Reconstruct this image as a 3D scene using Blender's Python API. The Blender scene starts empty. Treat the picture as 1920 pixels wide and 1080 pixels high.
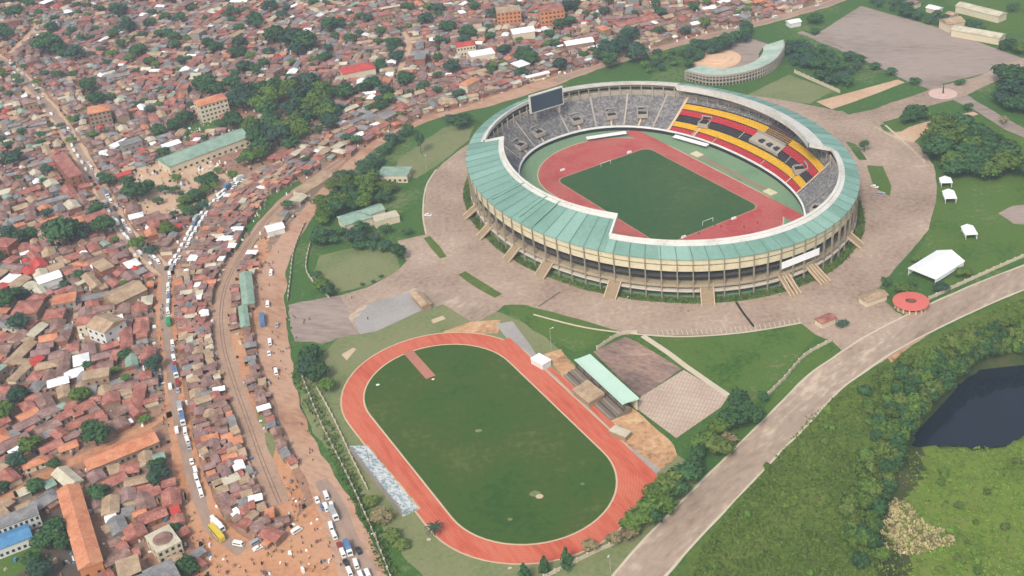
import bpy, bmesh, math, random
import numpy as np
from mathutils import Vector, Matrix, noise as mnoise
R = math.radians
rnd = random.Random(7)
SC = bpy.context.scene
COL = SC.collection

# ------------------------------------------------------------------ camera
CAM_F, CAM_PITCH, CAM_ROLL, CAM_H = 2318.41, 0.53972, -0.105, 336.19
cd = bpy.data.cameras.new('camera'); cam = bpy.data.objects.new('camera', cd); COL.objects.link(cam)
cd.sensor_width = 36.0; cd.lens = 36.0 * CAM_F / 1920.0; cd.clip_start = 1.0; cd.clip_end = 9000.0
cam.matrix_world = Matrix.Translation((0, 0, CAM_H)) @ Matrix.Rotation(math.pi / 2 - CAM_PITCH, 4, 'X') @ Matrix.Rotation(CAM_ROLL, 4, 'Z')
SC.camera = cam

# ------------------------------------------------------------------ sky, sun, exposure (bright overcast)
SUN_EL, SUN_AZ = R(47), R(205)          # azimuth of the sun, clockwise from +Y
w = bpy.data.worlds.new("World"); SC.world = w; w.use_nodes = True
nt = w.node_tree; bg = nt.nodes['Background']
sky = nt.nodes.new('ShaderNodeTexSky'); sky.sky_type = 'NISHITA'; sky.sun_disc = False
sky.sun_elevation = SUN_EL; sky.sun_rotation = SUN_AZ; sky.dust_density = 4.0; sky.air_density = 1.0; sky.ozone_density = 1.0
hs = nt.nodes.new('ShaderNodeHueSaturation'); hs.inputs['Saturation'].default_value = 0.6
nt.links.new(sky.outputs[0], hs.inputs['Color']); nt.links.new(hs.outputs[0], bg.inputs['Color'])
bg.inputs['Strength'].default_value = 0.13
sd = bpy.data.lights.new('sun', 'SUN'); sd.energy = 1.5; sd.angle = R(10); sd.color = (1.0, 0.95, 0.87)
sun = bpy.data.objects.new('sun', sd); COL.objects.link(sun)
sdir = Vector((math.sin(SUN_AZ) * math.cos(SUN_EL), math.cos(SUN_AZ) * math.cos(SUN_EL), math.sin(SUN_EL)))
sun.rotation_euler = sdir.to_track_quat('Z', 'Y').to_euler(); sun.location = (0, 0, 900)
SC.view_settings.view_transform = 'Standard'; SC.view_settings.look = 'None'
SC.view_settings.gamma = 1.0; SC.view_settings.exposure = 0.92; SC.view_settings.use_curve_mapping = False
SC.cycles.volume_bounces = 1; SC.cycles.max_bounces = 6; SC.cycles.use_denoising = True

# ------------------------------------------------------------------ survey helpers: sight line of the aerial view -> point on the land
_c, _s = math.cos(CAM_ROLL), math.sin(CAM_ROLL); _cp, _sp = math.cos(CAM_PITCH), math.sin(CAM_PITCH)
def P(px, py, z=0.0):
    x = (px - 960) / CAM_F; y = -(py - 540) / CAM_F
    x, y = _c * x - _s * y, _s * x + _c * y
    dz = -_sp + y * _cp; t = (z - CAM_H) / dz
    return (x * t, (_cp + y * _sp) * t)
def proj(X, Y, Z=0.0):
    Z -= CAM_H
    f = Y * _cp - Z * _sp; u = Y * _sp + Z * _cp; x, y = X / f, u / f
    x, y = _c * x + _s * y, -_s * x + _c * y
    return (960 + CAM_F * x, 540 - CAM_F * y)
def ang(p, q):
    a, b = P(*p), P(*q); return math.atan2(b[1] - a[1], b[0] - a[0])

# right verge of the eastern road; the land falls away beyond it towards the pond
VERGE = [P(*p) for p in [(780, 1900), (1010, 1430), (1150, 1210), (1280, 1033), (1313, 997), (1363, 943), (1407, 887), (1460, 833), (1513, 773), (1570, 720), (1660, 668), (1720, 633), (1800, 592), (1920, 538), (2200, 442), (2700, 325), (3600, 195)]]
def verge_dist(x, y):
    x = np.asarray(x, float); y = np.asarray(y, float)
    best = np.full(x.shape, 1e9); side = np.zeros(x.shape)
    for (ax, ay), (bx, by) in zip(VERGE, VERGE[1:]):
        dx, dy = bx - ax, by - ay; l2 = dx * dx + dy * dy
        t = np.clip(((x - ax) * dx + (y - ay) * dy) / l2, 0, 1)
        d = np.hypot(x - ax - t * dx, y - ay - t * dy); cr = dx * (y - ay) - dy * (x - ax)
        m = d < best; best = np.where(m, d, best); side = np.where(m, cr, side)
    return np.where(side < 0, best, 0.0)
def pip(x, y, poly):
    x = np.asarray(x, float); y = np.asarray(y, float); ins = np.zeros(x.shape, bool); n = len(poly)
    for i in range(n):
        ax, ay = poly[i]; bx, by = poly[i - 1]
        c = ((ay > y) != (by > y)) & (x < (bx - ax) * (y - ay) / (by - ay + 1e-12) + ax); ins ^= c
    return ins
LOW = -13.0
POND = [P(px, py, LOW) for px, py in [(1699, 836), (1724, 794), (1758, 759), (1797, 715), (1834, 690), (1900, 679), (1985, 680), (2060, 720), (2060, 800), (1915, 815), (1895, 834), (1840, 838), (1770, 834)]]
LOWLAND = [P(px, py, LOW) for px, py in [(1697, 838), (1722, 795), (1757, 760), (1797, 716), (1833, 692), (1900, 681), (2600, 640), (5200, 700), (5200, 2600), (1750, 2600), (1680, 1300), (1668, 1060), (1625, 990), (1655, 935), (1692, 885)]]
def ss(a, b, d): t = np.clip((d - a) / (b - a), 0, 1); return t * t * (3 - 2 * t)
def poly_depth(x, y, poly):
    best = np.full(np.shape(x), 1e9)
    for i in range(len(poly)):
        (ax, ay), (bx, by) = poly[i - 1], poly[i]; dx, dy = bx - ax, by - ay; t = np.clip(((x - ax) * dx + (y - ay) * dy) / (dx * dx + dy * dy), 0, 1)
        best = np.minimum(best, np.hypot(x - ax - t * dx, y - ay - t * dy))
    return np.where(pip(x, y, poly), best, -best)
def height(x, y):
    x = np.asarray(x, float); y = np.asarray(y, float); d = verge_dist(x, y); q = poly_depth(x, y, LOWLAND)
    z = -5.0 * ss(5, 48, d); z = z + (LOW - z) * ss(-5, 5, q)
    b = 0.6 * np.sin(x * .21 + 1.3) * np.cos(y * .17) + .5 * np.sin(x * .43 + y * .37) + .9 * np.sin(x * .09 - y * .12)
    z = z + b * ss(6, 30, d) * np.where(q > 3, .5, 1)
    return np.where(pip(x, y, POND), LOW - 2.5, z)
def PHV(pix):
    """where the sight lines through many picture points first meet the land"""
    px = np.array([p[0] for p in pix], float); py = np.array([p[1] for p in pix], float); X_, Y_ = P(px, py, 0.0); X_ = X_.copy(); Y_ = Y_.copy(); Z_ = np.zeros(len(px)); done = np.zeros(len(px), bool)
    for z in np.arange(1.5, LOW - 3, -.4):
        x, y = P(px, py, z); h = height(x, y); m = (~done) & (h >= z); X_[m] = x[m]; Y_[m] = y[m]; Z_[m] = h[m]; done |= m
    return list(zip(X_.tolist(), Y_.tolist(), Z_.tolist()))
def PH(px, py): return PHV([(px, py)])[0]

# ------------------------------------------------------------------ materials
def lin(r, g, b, k=0.7):
    f = lambda v: (v / 12.92 if v <= .04045 else ((v + .055) / 1.055) ** 2.4)
    return (f(r / 255) * k, f(g / 255) * k, f(b / 255) * k, 1)
MATS = {}
def mat(name, cols, scales=(0.05, 0.6), rough=0.9, island=0.0, spec=0.2, obj_rand=0.0, stretch=None, contrast=1.0, bump=0.0):
    """colours mixed by world-space noise at two scales; optional per-piece brightness variation"""
    if name in MATS: return MATS[name]
    m = bpy.data.materials.new(name); m.use_nodes = True; t = m.node_tree; N = t.nodes; L = t.links
    b = N['Principled BSDF']; b.inputs['Roughness'].default_value = rough; b.inputs['Specular IOR Level'].default_value = spec
    geo = N.new('ShaderNodeNewGeometry'); src = geo.outputs['Position']
    if stretch:
        mp = N.new('ShaderNodeMapping'); mp.inputs['Scale'].default_value = stretch[0]; mp.inputs['Rotation'].default_value = (0, 0, stretch[1]); mp.vector_type = 'TEXTURE'
        L.new(src, mp.inputs[0]); src = mp.outputs[0]
    fac = None
    for i, s in enumerate(scales):
        n = N.new('ShaderNodeTexNoise'); n.inputs['Scale'].default_value = s; n.inputs['Detail'].default_value = 5; n.inputs['Roughness'].default_value = .6
        L.new(src, n.inputs['Vector'])
        if fac is None: fac = n.outputs['Fac']
        else:
            a = N.new('ShaderNodeMix'); a.data_type = 'FLOAT'; a.inputs[0].default_value = .45
            L.new(fac, a.inputs[2]); L.new(n.outputs['Fac'], a.inputs[3]); fac = a.outputs[0]
    cr = N.new('ShaderNodeValToRGB'); L.new(fac, cr.inputs[0]); e = cr.color_ramp.elements
    n = len(cols); lo, hi = .5 - .17 / contrast, .5 + .17 / contrast
    while len(e) < max(n, 2): e.new(.5)
    for i in range(len(e)):
        e[i].position = lo + (hi - lo) * i / max(1, len(e) - 1); e[i].color = cols[min(i, n - 1)]
    out = cr.outputs[0]
    if island or obj_rand:
        if island: r = geo.outputs['Random Per Island']; k = island
        else: r = N.new('ShaderNodeObjectInfo').outputs['Random']; k = obj_rand
        mr = N.new('ShaderNodeMapRange'); mr.inputs['To Min'].default_value = 1 - k; mr.inputs['To Max'].default_value = 1 + k; L.new(r, mr.inputs[0])
        h = N.new('ShaderNodeHueSaturation'); L.new(mr.outputs[0], h.inputs['Value']); L.new(out, h.inputs['Color'])
        mr2 = N.new('ShaderNodeMapRange'); mr2.inputs['To Min'].default_value = .5 - .03 * k; mr2.inputs['To Max'].default_value = .5 + .03 * k; L.new(r, mr2.inputs[0]); L.new(mr2.outputs[0], h.inputs['Hue'])
        out = h.outputs[0]
    L.new(out, b.inputs['Base Color'])
    if bump:
        bp = N.new('ShaderNodeBump'); bp.inputs['Strength'].default_value = bump; bp.inputs['Distance'].default_value = .3; L.new(fac, bp.inputs['Height']); L.new(bp.outputs[0], b.inputs['Normal'])
    MATS[name] = m; return m
M = {}
M['grass'] = mat('grass', [lin(76, 96, 46, .56), lin(92, 126, 58, .56), lin(70, 114, 46, .56), lin(118, 138, 78, .56), lin(146, 144, 100, .56)], (.018, .35))
M['lush'] = mat('lush_grass', [lin(62, 100, 34, .54), lin(82, 120, 42, .54), lin(104, 130, 54, .54), lin(92, 130, 50, .54), lin(132, 142, 86, .54)], (.028, .4), contrast=1.35)
M['drygrass'] = mat('dry_grass', [lin(104, 122, 70, 0.62), lin(128, 140, 88, 0.62), lin(148, 148, 104, 0.62), lin(108, 130, 74, 0.62)], (.03, .5))
M['scrubsoil'] = mat('scrub_soil', [lin(68, 92, 36, 0.58), lin(92, 116, 46, 0.58), lin(108, 128, 54, 0.58), lin(134, 132, 78, 0.58)], (.05, .5))
M['pitch'] = mat('pitch_turf', [lin(58, 98, 32, 0.52), lin(74, 108, 36, 0.52), lin(84, 106, 40, 0.52), lin(104, 120, 58, 0.54)], (.022, .3), contrast=1.3)
M['pitch_dark'] = mat('stadium_turf', [lin(52, 98, 50, 0.54), lin(64, 106, 56, 0.54), lin(78, 108, 60, 0.54), lin(96, 122, 72, 0.54)], (.022, .3), contrast=1.1)
M['track'] = mat('track_red', [lin(186, 82, 58, .7), lin(206, 94, 70, .7), lin(216, 116, 88, .7), lin(200, 104, 80, .7)], (.05, .5), stretch=((6, 1, 1), -1.12), contrast=1.15)
M['track2'] = mat('track_rose', [lin(172, 70, 68), lin(190, 82, 80), lin(196, 102, 94), lin(184, 94, 86)], (.05, .5), contrast=1.15)
M['kerb'] = mat('kerb_tan', [lin(206, 178, 146), lin(220, 196, 164)], (.1, 1))
M['dirt'] = mat('dirt_orange', [lin(166, 112, 80, .7), lin(198, 140, 102, .7), lin(212, 158, 120, .7), lin(190, 150, 120, .7)], (.03, .4), contrast=1.1)
M['dirtpale'] = mat('dirt_pale', [lin(196, 152, 120), lin(214, 178, 146), lin(226, 198, 168)], (.04, .5))
M['sand'] = mat('dirt_sand', [lin(150, 116, 88), lin(196, 150, 108), lin(214, 170, 126), lin(226, 196, 156)], (.07, .4), contrast=1.5)
M['slum'] = mat('slum_soil', [lin(104, 88, 76, 0.62), lin(160, 120, 98, 0.62), lin(188, 142, 116, 0.62), lin(136, 124, 106, 0.62), lin(206, 168, 140, 0.62)], (.012, .22), contrast=1.2)
M['asphalt'] = mat('asphalt_dusty', [lin(150, 126, 112), lin(172, 146, 128), lin(190, 162, 142)], (.02, .4), stretch=((1, 3, 1), .4))
M['apron'] = mat('apron_paving', [lin(134, 112, 98), lin(162, 138, 120), lin(178, 154, 134), lin(190, 166, 146), lin(212, 190, 168)], (.022, .4), contrast=1.05)
M['rail_bed'] = mat('rail_ballast', [lin(160, 130, 110), lin(184, 150, 126), lin(202, 168, 142)], (.04, .5))
M['road'] = mat('road_worn', [lin(150, 128, 110), lin(170, 148, 128), lin(182, 160, 140), lin(212, 190, 166)], (.04, .35), stretch=((2.5, 1, 1), 0.75), contrast=1.4)
M['lot'] = mat('lot_earth', [lin(134, 116, 106), lin(158, 140, 128), lin(176, 158, 146), lin(164, 148, 134)], (.015, .3), stretch=((3.5, 1, 1), -0.25), contrast=1.1)
M['pale'] = mat('concrete_pale', [lin(206, 190, 164), lin(222, 208, 184)], (.1, 1))
M['gravel'] = mat('gravel_grey', [lin(150, 146, 142), lin(172, 166, 160), lin(186, 178, 170)], (.06, .8))
M['courtbrown'] = mat('court_brown', [lin(112, 92, 84), lin(140, 116, 106), lin(166, 136, 120), lin(190, 158, 138)], (.06, .5), stretch=((1.8, 1, 1), -.6), contrast=1.3)
M['concrete'] = mat('concrete', [lin(168, 158, 144), lin(188, 178, 162)], (.1, 1), obj_rand=.06)
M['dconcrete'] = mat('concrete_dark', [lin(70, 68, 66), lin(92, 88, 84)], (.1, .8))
M['column'] = mat('concrete_column', [lin(150, 140, 120), lin(166, 154, 134)], (.1, .8), obj_rand=.08)
M['cream'] = mat('cream_cladding', [lin(214, 200, 160, .68), lin(230, 216, 178, .68), lin(236, 224, 190, .68), lin(196, 180, 142, .68)], (.2, 1.2), contrast=1.2)
M['teal'] = mat('roof_teal', [lin(124, 166, 148, .6), lin(142, 184, 166, .6), lin(158, 194, 178, .6)], (.03, .5), rough=.5, spec=.4)
M['teal_worn'] = mat('roof_teal_worn', [lin(120, 158, 142, .6), lin(136, 176, 158, .6), lin(156, 188, 172, .6)], (.06, .7), rough=.6); M['teal_pale'] = mat('roof_teal_pale', [lin(140, 182, 164, .6), lin(156, 196, 178, .6), lin(168, 202, 188, .6)], (.06, .7), rough=.55)
M['tealdark'] = mat('roof_seam', [lin(92, 132, 116, .5), lin(104, 144, 126, .5)], (.1, .6), rough=.6)
M['white'] = mat('white_paint', [lin(226, 226, 220, .8), lin(240, 240, 236, .85)], (.08, .8), rough=.6)
M['rim'] = mat('rim_white', [lin(196, 190, 178, .68), lin(222, 218, 208, .72), lin(232, 228, 220, .72)], (.08, .7))
M['whitecloth'] = mat('white_canvas', [lin(236, 238, 238, .85), lin(248, 248, 246, .88)], (.1, .8), rough=.7)
M['screen'] = mat('screen_dark', [lin(52, 68, 82), lin(64, 80, 94)], (.1, .5), rough=.4)
M['yellow'] = mat('seat_yellow', [lin(226, 172, 30), lin(240, 196, 50)], (.3, 1.5)); M['redseat'] = mat('seat_red', [lin(190, 52, 62), lin(206, 66, 74)], (.3, 1.5))
M['blackseat'] = mat('seat_black', [lin(56, 52, 56), lin(74, 68, 72)], (.3, 1.5))
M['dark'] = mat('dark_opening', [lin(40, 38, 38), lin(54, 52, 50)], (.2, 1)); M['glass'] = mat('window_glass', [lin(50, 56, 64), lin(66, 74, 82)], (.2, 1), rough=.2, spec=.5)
M['trunk'] = mat('bark', [lin(84, 70, 56), lin(104, 90, 72)], (.3, 2)); M['tyre'] = mat('tyre_rubber', [lin(34, 34, 34), lin(44, 44, 44)], (.5, 2))
M['steel'] = mat('rail_steel', [lin(96, 84, 76), lin(120, 108, 100)], (.2, 1), rough=.5)
for nme, a, b_ in [('leaf_dark', (44, 70, 42), (66, 96, 56)), ('leaf_mid', (66, 90, 38), (92, 114, 48)), ('leaf_olive', (78, 94, 44), (104, 118, 58)), ('leaf_blue', (44, 66, 52), (62, 86, 66)), ('leaf_bright', (80, 110, 44), (112, 142, 58)), ('leaf_dry', (112, 100, 74), (140, 128, 92))]:
    M[nme] = mat(nme, [lin(*a, .95), lin(*b_, .95)], (.35, 1.5), rough=.85, obj_rand=.18, spec=.15)
M['blade'] = mat('grass_blade', [lin(88, 112, 44), lin(116, 136, 56)], (.1, .8), obj_rand=.05); M['marshblade'] = mat('marsh_blade', [lin(112, 136, 52), lin(136, 154, 66)], (.06, .8), obj_rand=.05)
ROOFS = {'rust-red': [(136, 82, 74), (172, 108, 94), (196, 140, 124)], 'brown': [(116, 88, 80), (146, 112, 100), (178, 146, 132)], 'orange': [(186, 112, 80), (210, 138, 102), (220, 158, 122)],
         'tan': [(156, 130, 104), (182, 154, 124), (204, 178, 148)], 'grey': [(116, 114, 114), (140, 137, 135), (164, 160, 156)], 'white': [(232, 232, 230), (246, 246, 244), (250, 250, 248)],
         'dusty pink': [(126, 98, 94), (150, 118, 112), (176, 144, 136)], 'red': [(184, 62, 58), (200, 78, 70), (208, 96, 86)], 'green': [(124, 152, 134), (146, 172, 152), (164, 184, 166)], 'cream': [(184, 174, 148), (206, 196, 170), (222, 212, 190)], 'blue': [(66, 118, 160), (84, 138, 178), (100, 150, 188)]}
for k_, v in ROOFS.items(): M['roof_' + k_] = mat('roof_' + k_.replace('-', '_').replace(' ', '_'), [lin(*c) if k_ != 'white' else lin(*c, .8) for c in v], (.2, 1.6), rough=.75, island=.16, contrast=1.5)
M['wall_tan'] = mat('wall_tan', [lin(150, 124, 102), lin(176, 148, 122)], (.2, 1.2), island=.14); M['wall_brick'] = mat('wall_brick', [lin(144, 92, 74), lin(166, 110, 88)], (.2, 1.2), island=.12)
M['wall_cream'] = mat('wall_cream', [lin(216, 200, 168), lin(232, 218, 190)], (.2, 1.2), island=.08); M['wall_white'] = mat('wall_white', [lin(222, 220, 212), lin(236, 234, 228)], (.2, 1.2), island=.06)
M['wall_grey'] = mat('wall_grey', [lin(146, 138, 130), lin(168, 158, 148)], (.2, 1.2), island=.1); M['wall_orange'] = mat('wall_orange', [lin(202, 128, 84), lin(220, 150, 104)], (.2, 1.2))

# mottled grey seats
def seat_mat():
    m = bpy.data.materials.new('seat_grey'); m.use_nodes = True; t = m.node_tree; b = t.nodes['Principled BSDF']; b.inputs['Roughness'].default_value = .8
    geo = t.nodes.new('ShaderNodeNewGeometry'); v = t.nodes.new('ShaderNodeTexVoronoi'); v.inputs['Scale'].default_value = .8
    cr = t.nodes.new('ShaderNodeValToRGB'); e = cr.color_ramp.elements; e[0].color = lin(112, 110, 112); e[1].color = lin(166, 162, 158); e[0].position = .1; e[1].position = .95; k = e.new(.6); k.color = lin(140, 136, 134)
    s = t.nodes.new('ShaderNodeSeparateColor'); t.links.new(geo.outputs['Position'], v.inputs['Vector']); t.links.new(v.outputs['Color'], s.inputs[0]); t.links.new(s.outputs[0], cr.inputs[0]); t.links.new(cr.outputs[0], b.inputs['Base Color']); return m
M['seatgrey'] = seat_mat()
def speck_mat():
    m = seat_mat(); m.name = 'seat_white_blue'; cr = [n for n in m.node_tree.nodes if n.type == 'VALTORGB'][0]; e = cr.color_ramp.elements
    e[0].color = lin(150, 166, 172); e[1].color = lin(214, 222, 220); e[2].color = lin(240, 240, 232); return m
M['seatpale'] = speck_mat()
def water_mat():
    m = bpy.data.materials.new('pond_water'); m.use_nodes = True; t = m.node_tree; b = t.nodes['Principled BSDF']
    b.inputs['Base Color'].default_value = (.008, .012, .022, 1); b.inputs['Roughness'].default_value = .06; b.inputs['IOR'].default_value = 1.33
    n = t.nodes.new('ShaderNodeTexNoise'); n.inputs['Scale'].default_value = .6; bp = t.nodes.new('ShaderNodeBump'); bp.inputs['Strength'].default_value = .05
    t.links.new(n.outputs['Fac'], bp.inputs['Height']); t.links.new(bp.outputs[0], b.inputs['Normal']); return m
M['water'] = water_mat()

# ------------------------------------------------------------------ mesh helpers
class MB:
    def __init__(s): s.v = []; s.f = []; s.m = []
    def add(s, vs, fs, mi=0, T=None):
        o = len(s.v)
        if T is not None:
            cx, cy, cz, a = T; ca, sa = math.cos(a), math.sin(a); vs = [(cx + x * ca - y * sa, cy + x * sa + y * ca, cz + z) for x, y, z in vs]
        s.v += vs; s.f += [tuple(i + o for i in f) for f in fs]; s.m += [mi] * len(fs); return s
    def box(s, x0, x1, y0, y1, z0, z1, mi=0, T=None, top=1.0):
        cx, cy = (x0 + x1) / 2, (y0 + y1) / 2; k = top
        vs = [(x0, y0, z0), (x1, y0, z0), (x1, y1, z0), (x0, y1, z0)] + [(cx + (x - cx) * k, cy + (y - cy) * k, z1) for x, y in ((x0, y0), (x1, y0), (x1, y1), (x0, y1))]
        return s.add(vs, [(0, 3, 2, 1), (4, 5, 6, 7), (0, 1, 5, 4), (1, 2, 6, 5), (2, 3, 7, 6), (3, 0, 4, 7)], mi, T)
    def cyl(s, x, y, z0, z1, r0, r1=None, n=8, mi=0, T=None):
        r1 = r0 if r1 is None else r1
        vs = [(x + r0 * math.cos(2 * math.pi * i / n), y + r0 * math.sin(2 * math.pi * i / n), z0) for i in range(n)] + [(x + r1 * math.cos(2 * math.pi * i / n), y + r1 * math.sin(2 * math.pi * i / n), z1) for i in range(n)]
        return s.add(vs, [(i, (i + 1) % n, n + (i + 1) % n, n + i) for i in range(n)] + [tuple(range(n, 2 * n)), tuple(range(n - 1, -1, -1))], mi, T)
    def tube(s, a, b, r0, r1=None, n=6, mi=0):
        r1 = r0 if r1 is None else r1; a, b = Vector(a), Vector(b); q = (b - a).to_track_quat('Z', 'Y')
        vs = []
        for c, r in ((a, r0), (b, r1)):
            for i in range(n): p = c + q @ Vector((r * math.cos(2 * math.pi * i / n), r * math.sin(2 * math.pi * i / n), 0)); vs.append(tuple(p))
        return s.add(vs, [(i, (i + 1) % n, n + (i + 1) % n, n + i) for i in range(n)] + [tuple(range(n, 2 * n)), tuple(range(n - 1, -1, -1))], mi)
    def roof(s, kind, L, W, z, rise, mi=0, T=None, ov=.5):
        a, b = L / 2 + ov, W / 2 + ov; e = .22
        base = [(-a, -b, z), (a, -b, z), (a, b, z), (-a, b, z)]
        if kind == 'gable':
            vs = base + [(x, y, z + e) for x, y, _ in base] + [(-a, 0, z + e + rise), (a, 0, z + e + rise)]
            fs = [(0, 3, 2, 1), (0, 1, 5, 4), (2, 3, 7, 6), (4, 5, 9, 8), (6, 7, 8, 9), (1, 2, 6, 9, 5), (3, 0, 4, 8, 7)]
        elif kind == 'hip':
            k = max(.4, a - b); vs = base + [(x, y, z + e) for x, y, _ in base] + [(-k, 0, z + e + rise), (k, 0, z + e + rise)]
            fs = [(0, 3, 2, 1), (0, 1, 5, 4), (2, 3, 7, 6), (1, 2, 6, 5), (3, 0, 4, 7), (4, 5, 9, 8), (6, 7, 8, 9), (5, 6, 9), (7, 4, 8)]
        elif kind == 'mono':
            vs = base + [(-a, -b, z + e), (a, -b, z + e), (a, b, z + e + rise), (-a, b, z + e + rise)]
            fs = [(0, 3, 2, 1), (4, 5, 6, 7), (0, 1, 5, 4), (1, 2, 6, 5), (2, 3, 7, 6), (3, 0, 4, 7)]
        else:
            vs = base + [(x, y, z + .4) for x, y, _ in base]; fs = [(0, 3, 2, 1), (4, 5, 6, 7), (0, 1, 5, 4), (1, 2, 6, 5), (2, 3, 7, 6), (3, 0, 4, 7)]
        return s.add(vs, fs, mi, T)
    def mesh(s, name, mats):
        me = bpy.data.meshes.new(name); me.from_pydata(s.v, [], s.f)
        for m in mats: me.materials.append(m)
        if len(mats) > 1: me.polygons.foreach_set('material_index', s.m)
        me.update(); return me
    def build(s, name, mats, parent=None, loc=None, rz=0):
        if not isinstance(mats, (list, tuple)): mats = [mats]
        return link(name, s.mesh(name, mats), parent, loc, rz)
def link(name, me, parent=None, loc=None, rz=0):
    o = bpy.data.objects.new(name, me); COL.objects.link(o)
    if parent is not None: o.parent = parent
    if loc is not None: o.location = loc
    if rz: o.rotation_euler = (0, 0, rz)
    return o
def tag(o, label, cat=None, group=None, kind=None):
    if label: o['label'] = label
    if cat: o['category'] = cat
    if group: o['group'] = group
    if kind: o['kind'] = kind
    return o
def empty(name, loc, rz=0, label=None, cat=None, group=None):
    o = bpy.data.objects.new(name, None); COL.objects.link(o); o.location = loc; o.rotation_euler = (0, 0, rz); o.empty_display_size = .5
    return tag(o, label, cat, group)
KIDS = {}
def kids(o): return [c for c in COL.objects if c.parent is o] if o.name not in KIDS else KIDS[o.name]
def dup(o, ch, loc, rz=0, scale=None):
    """a copy of a thing and of each of its parts (ch: its parts, each with its own sub-parts)"""
    r = o.copy(); COL.objects.link(r); r.location = loc; r.rotation_euler = (0, 0, rz)
    if scale is not None: r.scale = scale
    for c, sub in ch:
        n = c.copy(); COL.objects.link(n); n.parent = r
        for d in sub: q = d.copy(); COL.objects.link(q); q.parent = n
    return r
def tree_of(o):
    return [(c, [d for d in COL.objects if d.parent is c]) for c in COL.objects if c.parent is o]

# ------------------------------------------------------------------ labels: each thing is told from its like by look and by the landmark it is nearest to
LAND = []          # (phrase, x, y)
PEND = []          # (object, phrase of the thing, x, y)
def landmark(phrase, x, y): LAND.append((phrase, x, y))
ORD = ['', 'second ', 'third ', 'fourth ', 'fifth ', 'sixth ', 'seventh ', 'eighth ', 'ninth ', 'tenth ', 'eleventh ', 'twelfth ', 'thirteenth ', 'fourteenth ', 'fifteenth ', 'sixteenth ', 'seventeenth ', 'eighteenth ', 'nineteenth ', 'twentieth ']
def later(o, phrase, cat, group=None, xy=None, own=None):
    tag(o, None, cat, group); PEND.append((o, phrase, *(xy or (o.location.x, o.location.y)), own))
def settle():
    pl = [(ph, *proj(x, y)) for ph, x, y in LAND]; buckets = {}
    for o, ph, x, y, own in PEND:
        px, py = proj(x, y)
        best = min((math.hypot(px - lx, (py - ly) * 1.3), lp, lx, ly) for lp, lx, ly in pl if lp != own)
        dx, dy = px - best[2], (py - best[3]) * 1.3
        rel = ('right of' if dx > 0 else 'left of') if abs(dx) > abs(dy) else ('in front of' if dy > 0 else 'beyond')
        buckets.setdefault((ph, best[1], rel), []).append((best[0], o))
    for (ph, lp, rel), it in buckets.items():
        it.sort(key=lambda q: q[0])
        for i, (_, o) in enumerate(it):
            if len(it) == 1: o['label'] = f'{ph} {rel} {lp}'
            else: o['label'] = f'{ph}, {ORD[i] if i < len(ORD) else "outlying "}nearest {rel} {lp}'

# ------------------------------------------------------------------ ground sheets
def rough(poly, amp, step):
    out = []
    for i, a in enumerate(poly):
        b = poly[(i + 1) % len(poly)]; d = math.hypot(b[0] - a[0], b[1] - a[1]); n = max(1, int(d / step))
        for k in range(n):
            t = k / n; x, y = a[0] + (b[0] - a[0]) * t, a[1] + (b[1] - a[1]) * t
            q = mnoise.noise_vector(Vector((x * .07, y * .07, 3))) * amp + mnoise.noise_vector(Vector((x * .3, y * .3, 9))) * amp * .5
            out.append((x + q.x, y + q.y))
    return out
def sheet_w(name, pts, m, z, amp=0, step=4, kind='structure'):
    if amp: pts = rough(pts, amp, step)
    mb = MB(); a = sum(pts[i][0] * pts[(i + 1) % len(pts)][1] - pts[(i + 1) % len(pts)][0] * pts[i][1] for i in range(len(pts)))
    if a < 0: pts = pts[::-1]
    mb.add([(x, y, z) for x, y in pts], [tuple(range(len(pts)))]); o = mb.build(name, m); o['kind'] = kind; return o
def sheet(name, pix, m, z, amp=0, step=4): return sheet_w(name, [P(*p) for p in pix], m, z, amp, step)
def smooth(pts, n=6):
    out = []
    for i in range(len(pts) - 1):
        p0, p1, p2, p3 = pts[max(i - 1, 0)], pts[i], pts[i + 1], pts[min(i + 2, len(pts) - 1)]
        for k in range(n):
            t = k / n; out.append(tuple(.5 * (2 * b + (c - a) * t + (2 * a - 5 * b + 4 * c - d) * t * t + (3 * b - a - 3 * c + d) * t ** 3) for a, b, c, d in zip(p0, p1, p2, p3)))
    out.append(tuple(pts[-1])); return out
def line_w(pix): return smooth([(*P(p[0], p[1]), *(p[2:] or (0,))) for p in pix])
def ribbon(name, pix, m, z, width=None, amp=0, seed=0, world=False):
    pts = pix if world else line_w(pix); mb = MB(); vs = []
    if amp:
        d2 = []
        for a, b in zip(pts, pts[1:]):
            n = max(1, int(math.hypot(b[0] - a[0], b[1] - a[1]) / 4))
            d2 += [tuple(a[j] + (b[j] - a[j]) * k / n for j in range(len(a))) for k in range(n)]
        pts = d2 + [pts[-1]]
    for i, p in enumerate(pts):
        a, b = pts[max(i - 1, 0)], pts[min(i + 1, len(pts) - 1)]; dx, dy = b[0] - a[0], b[1] - a[1]; l = math.hypot(dx, dy) or 1
        w_ = (width if width else p[2]) / 2
        w1 = w_ + amp * mnoise.noise(Vector((p[0] * .08, p[1] * .08, seed))) * 1.6; w2 = w_ + amp * mnoise.noise(Vector((p[0] * .08, p[1] * .08, seed + 7))) * 1.6
        vs += [(p[0] - dy / l * w1, p[1] + dx / l * w1, z), (p[0] + dy / l * w2, p[1] - dx / l * w2, z)]
    mb.add(vs, [(2 * i, 2 * i + 1, 2 * i + 3, 2 * i + 2) for i in range(len(pts) - 1)])
    o = mb.build(name, m); o['kind'] = 'structure'; return o

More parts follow.
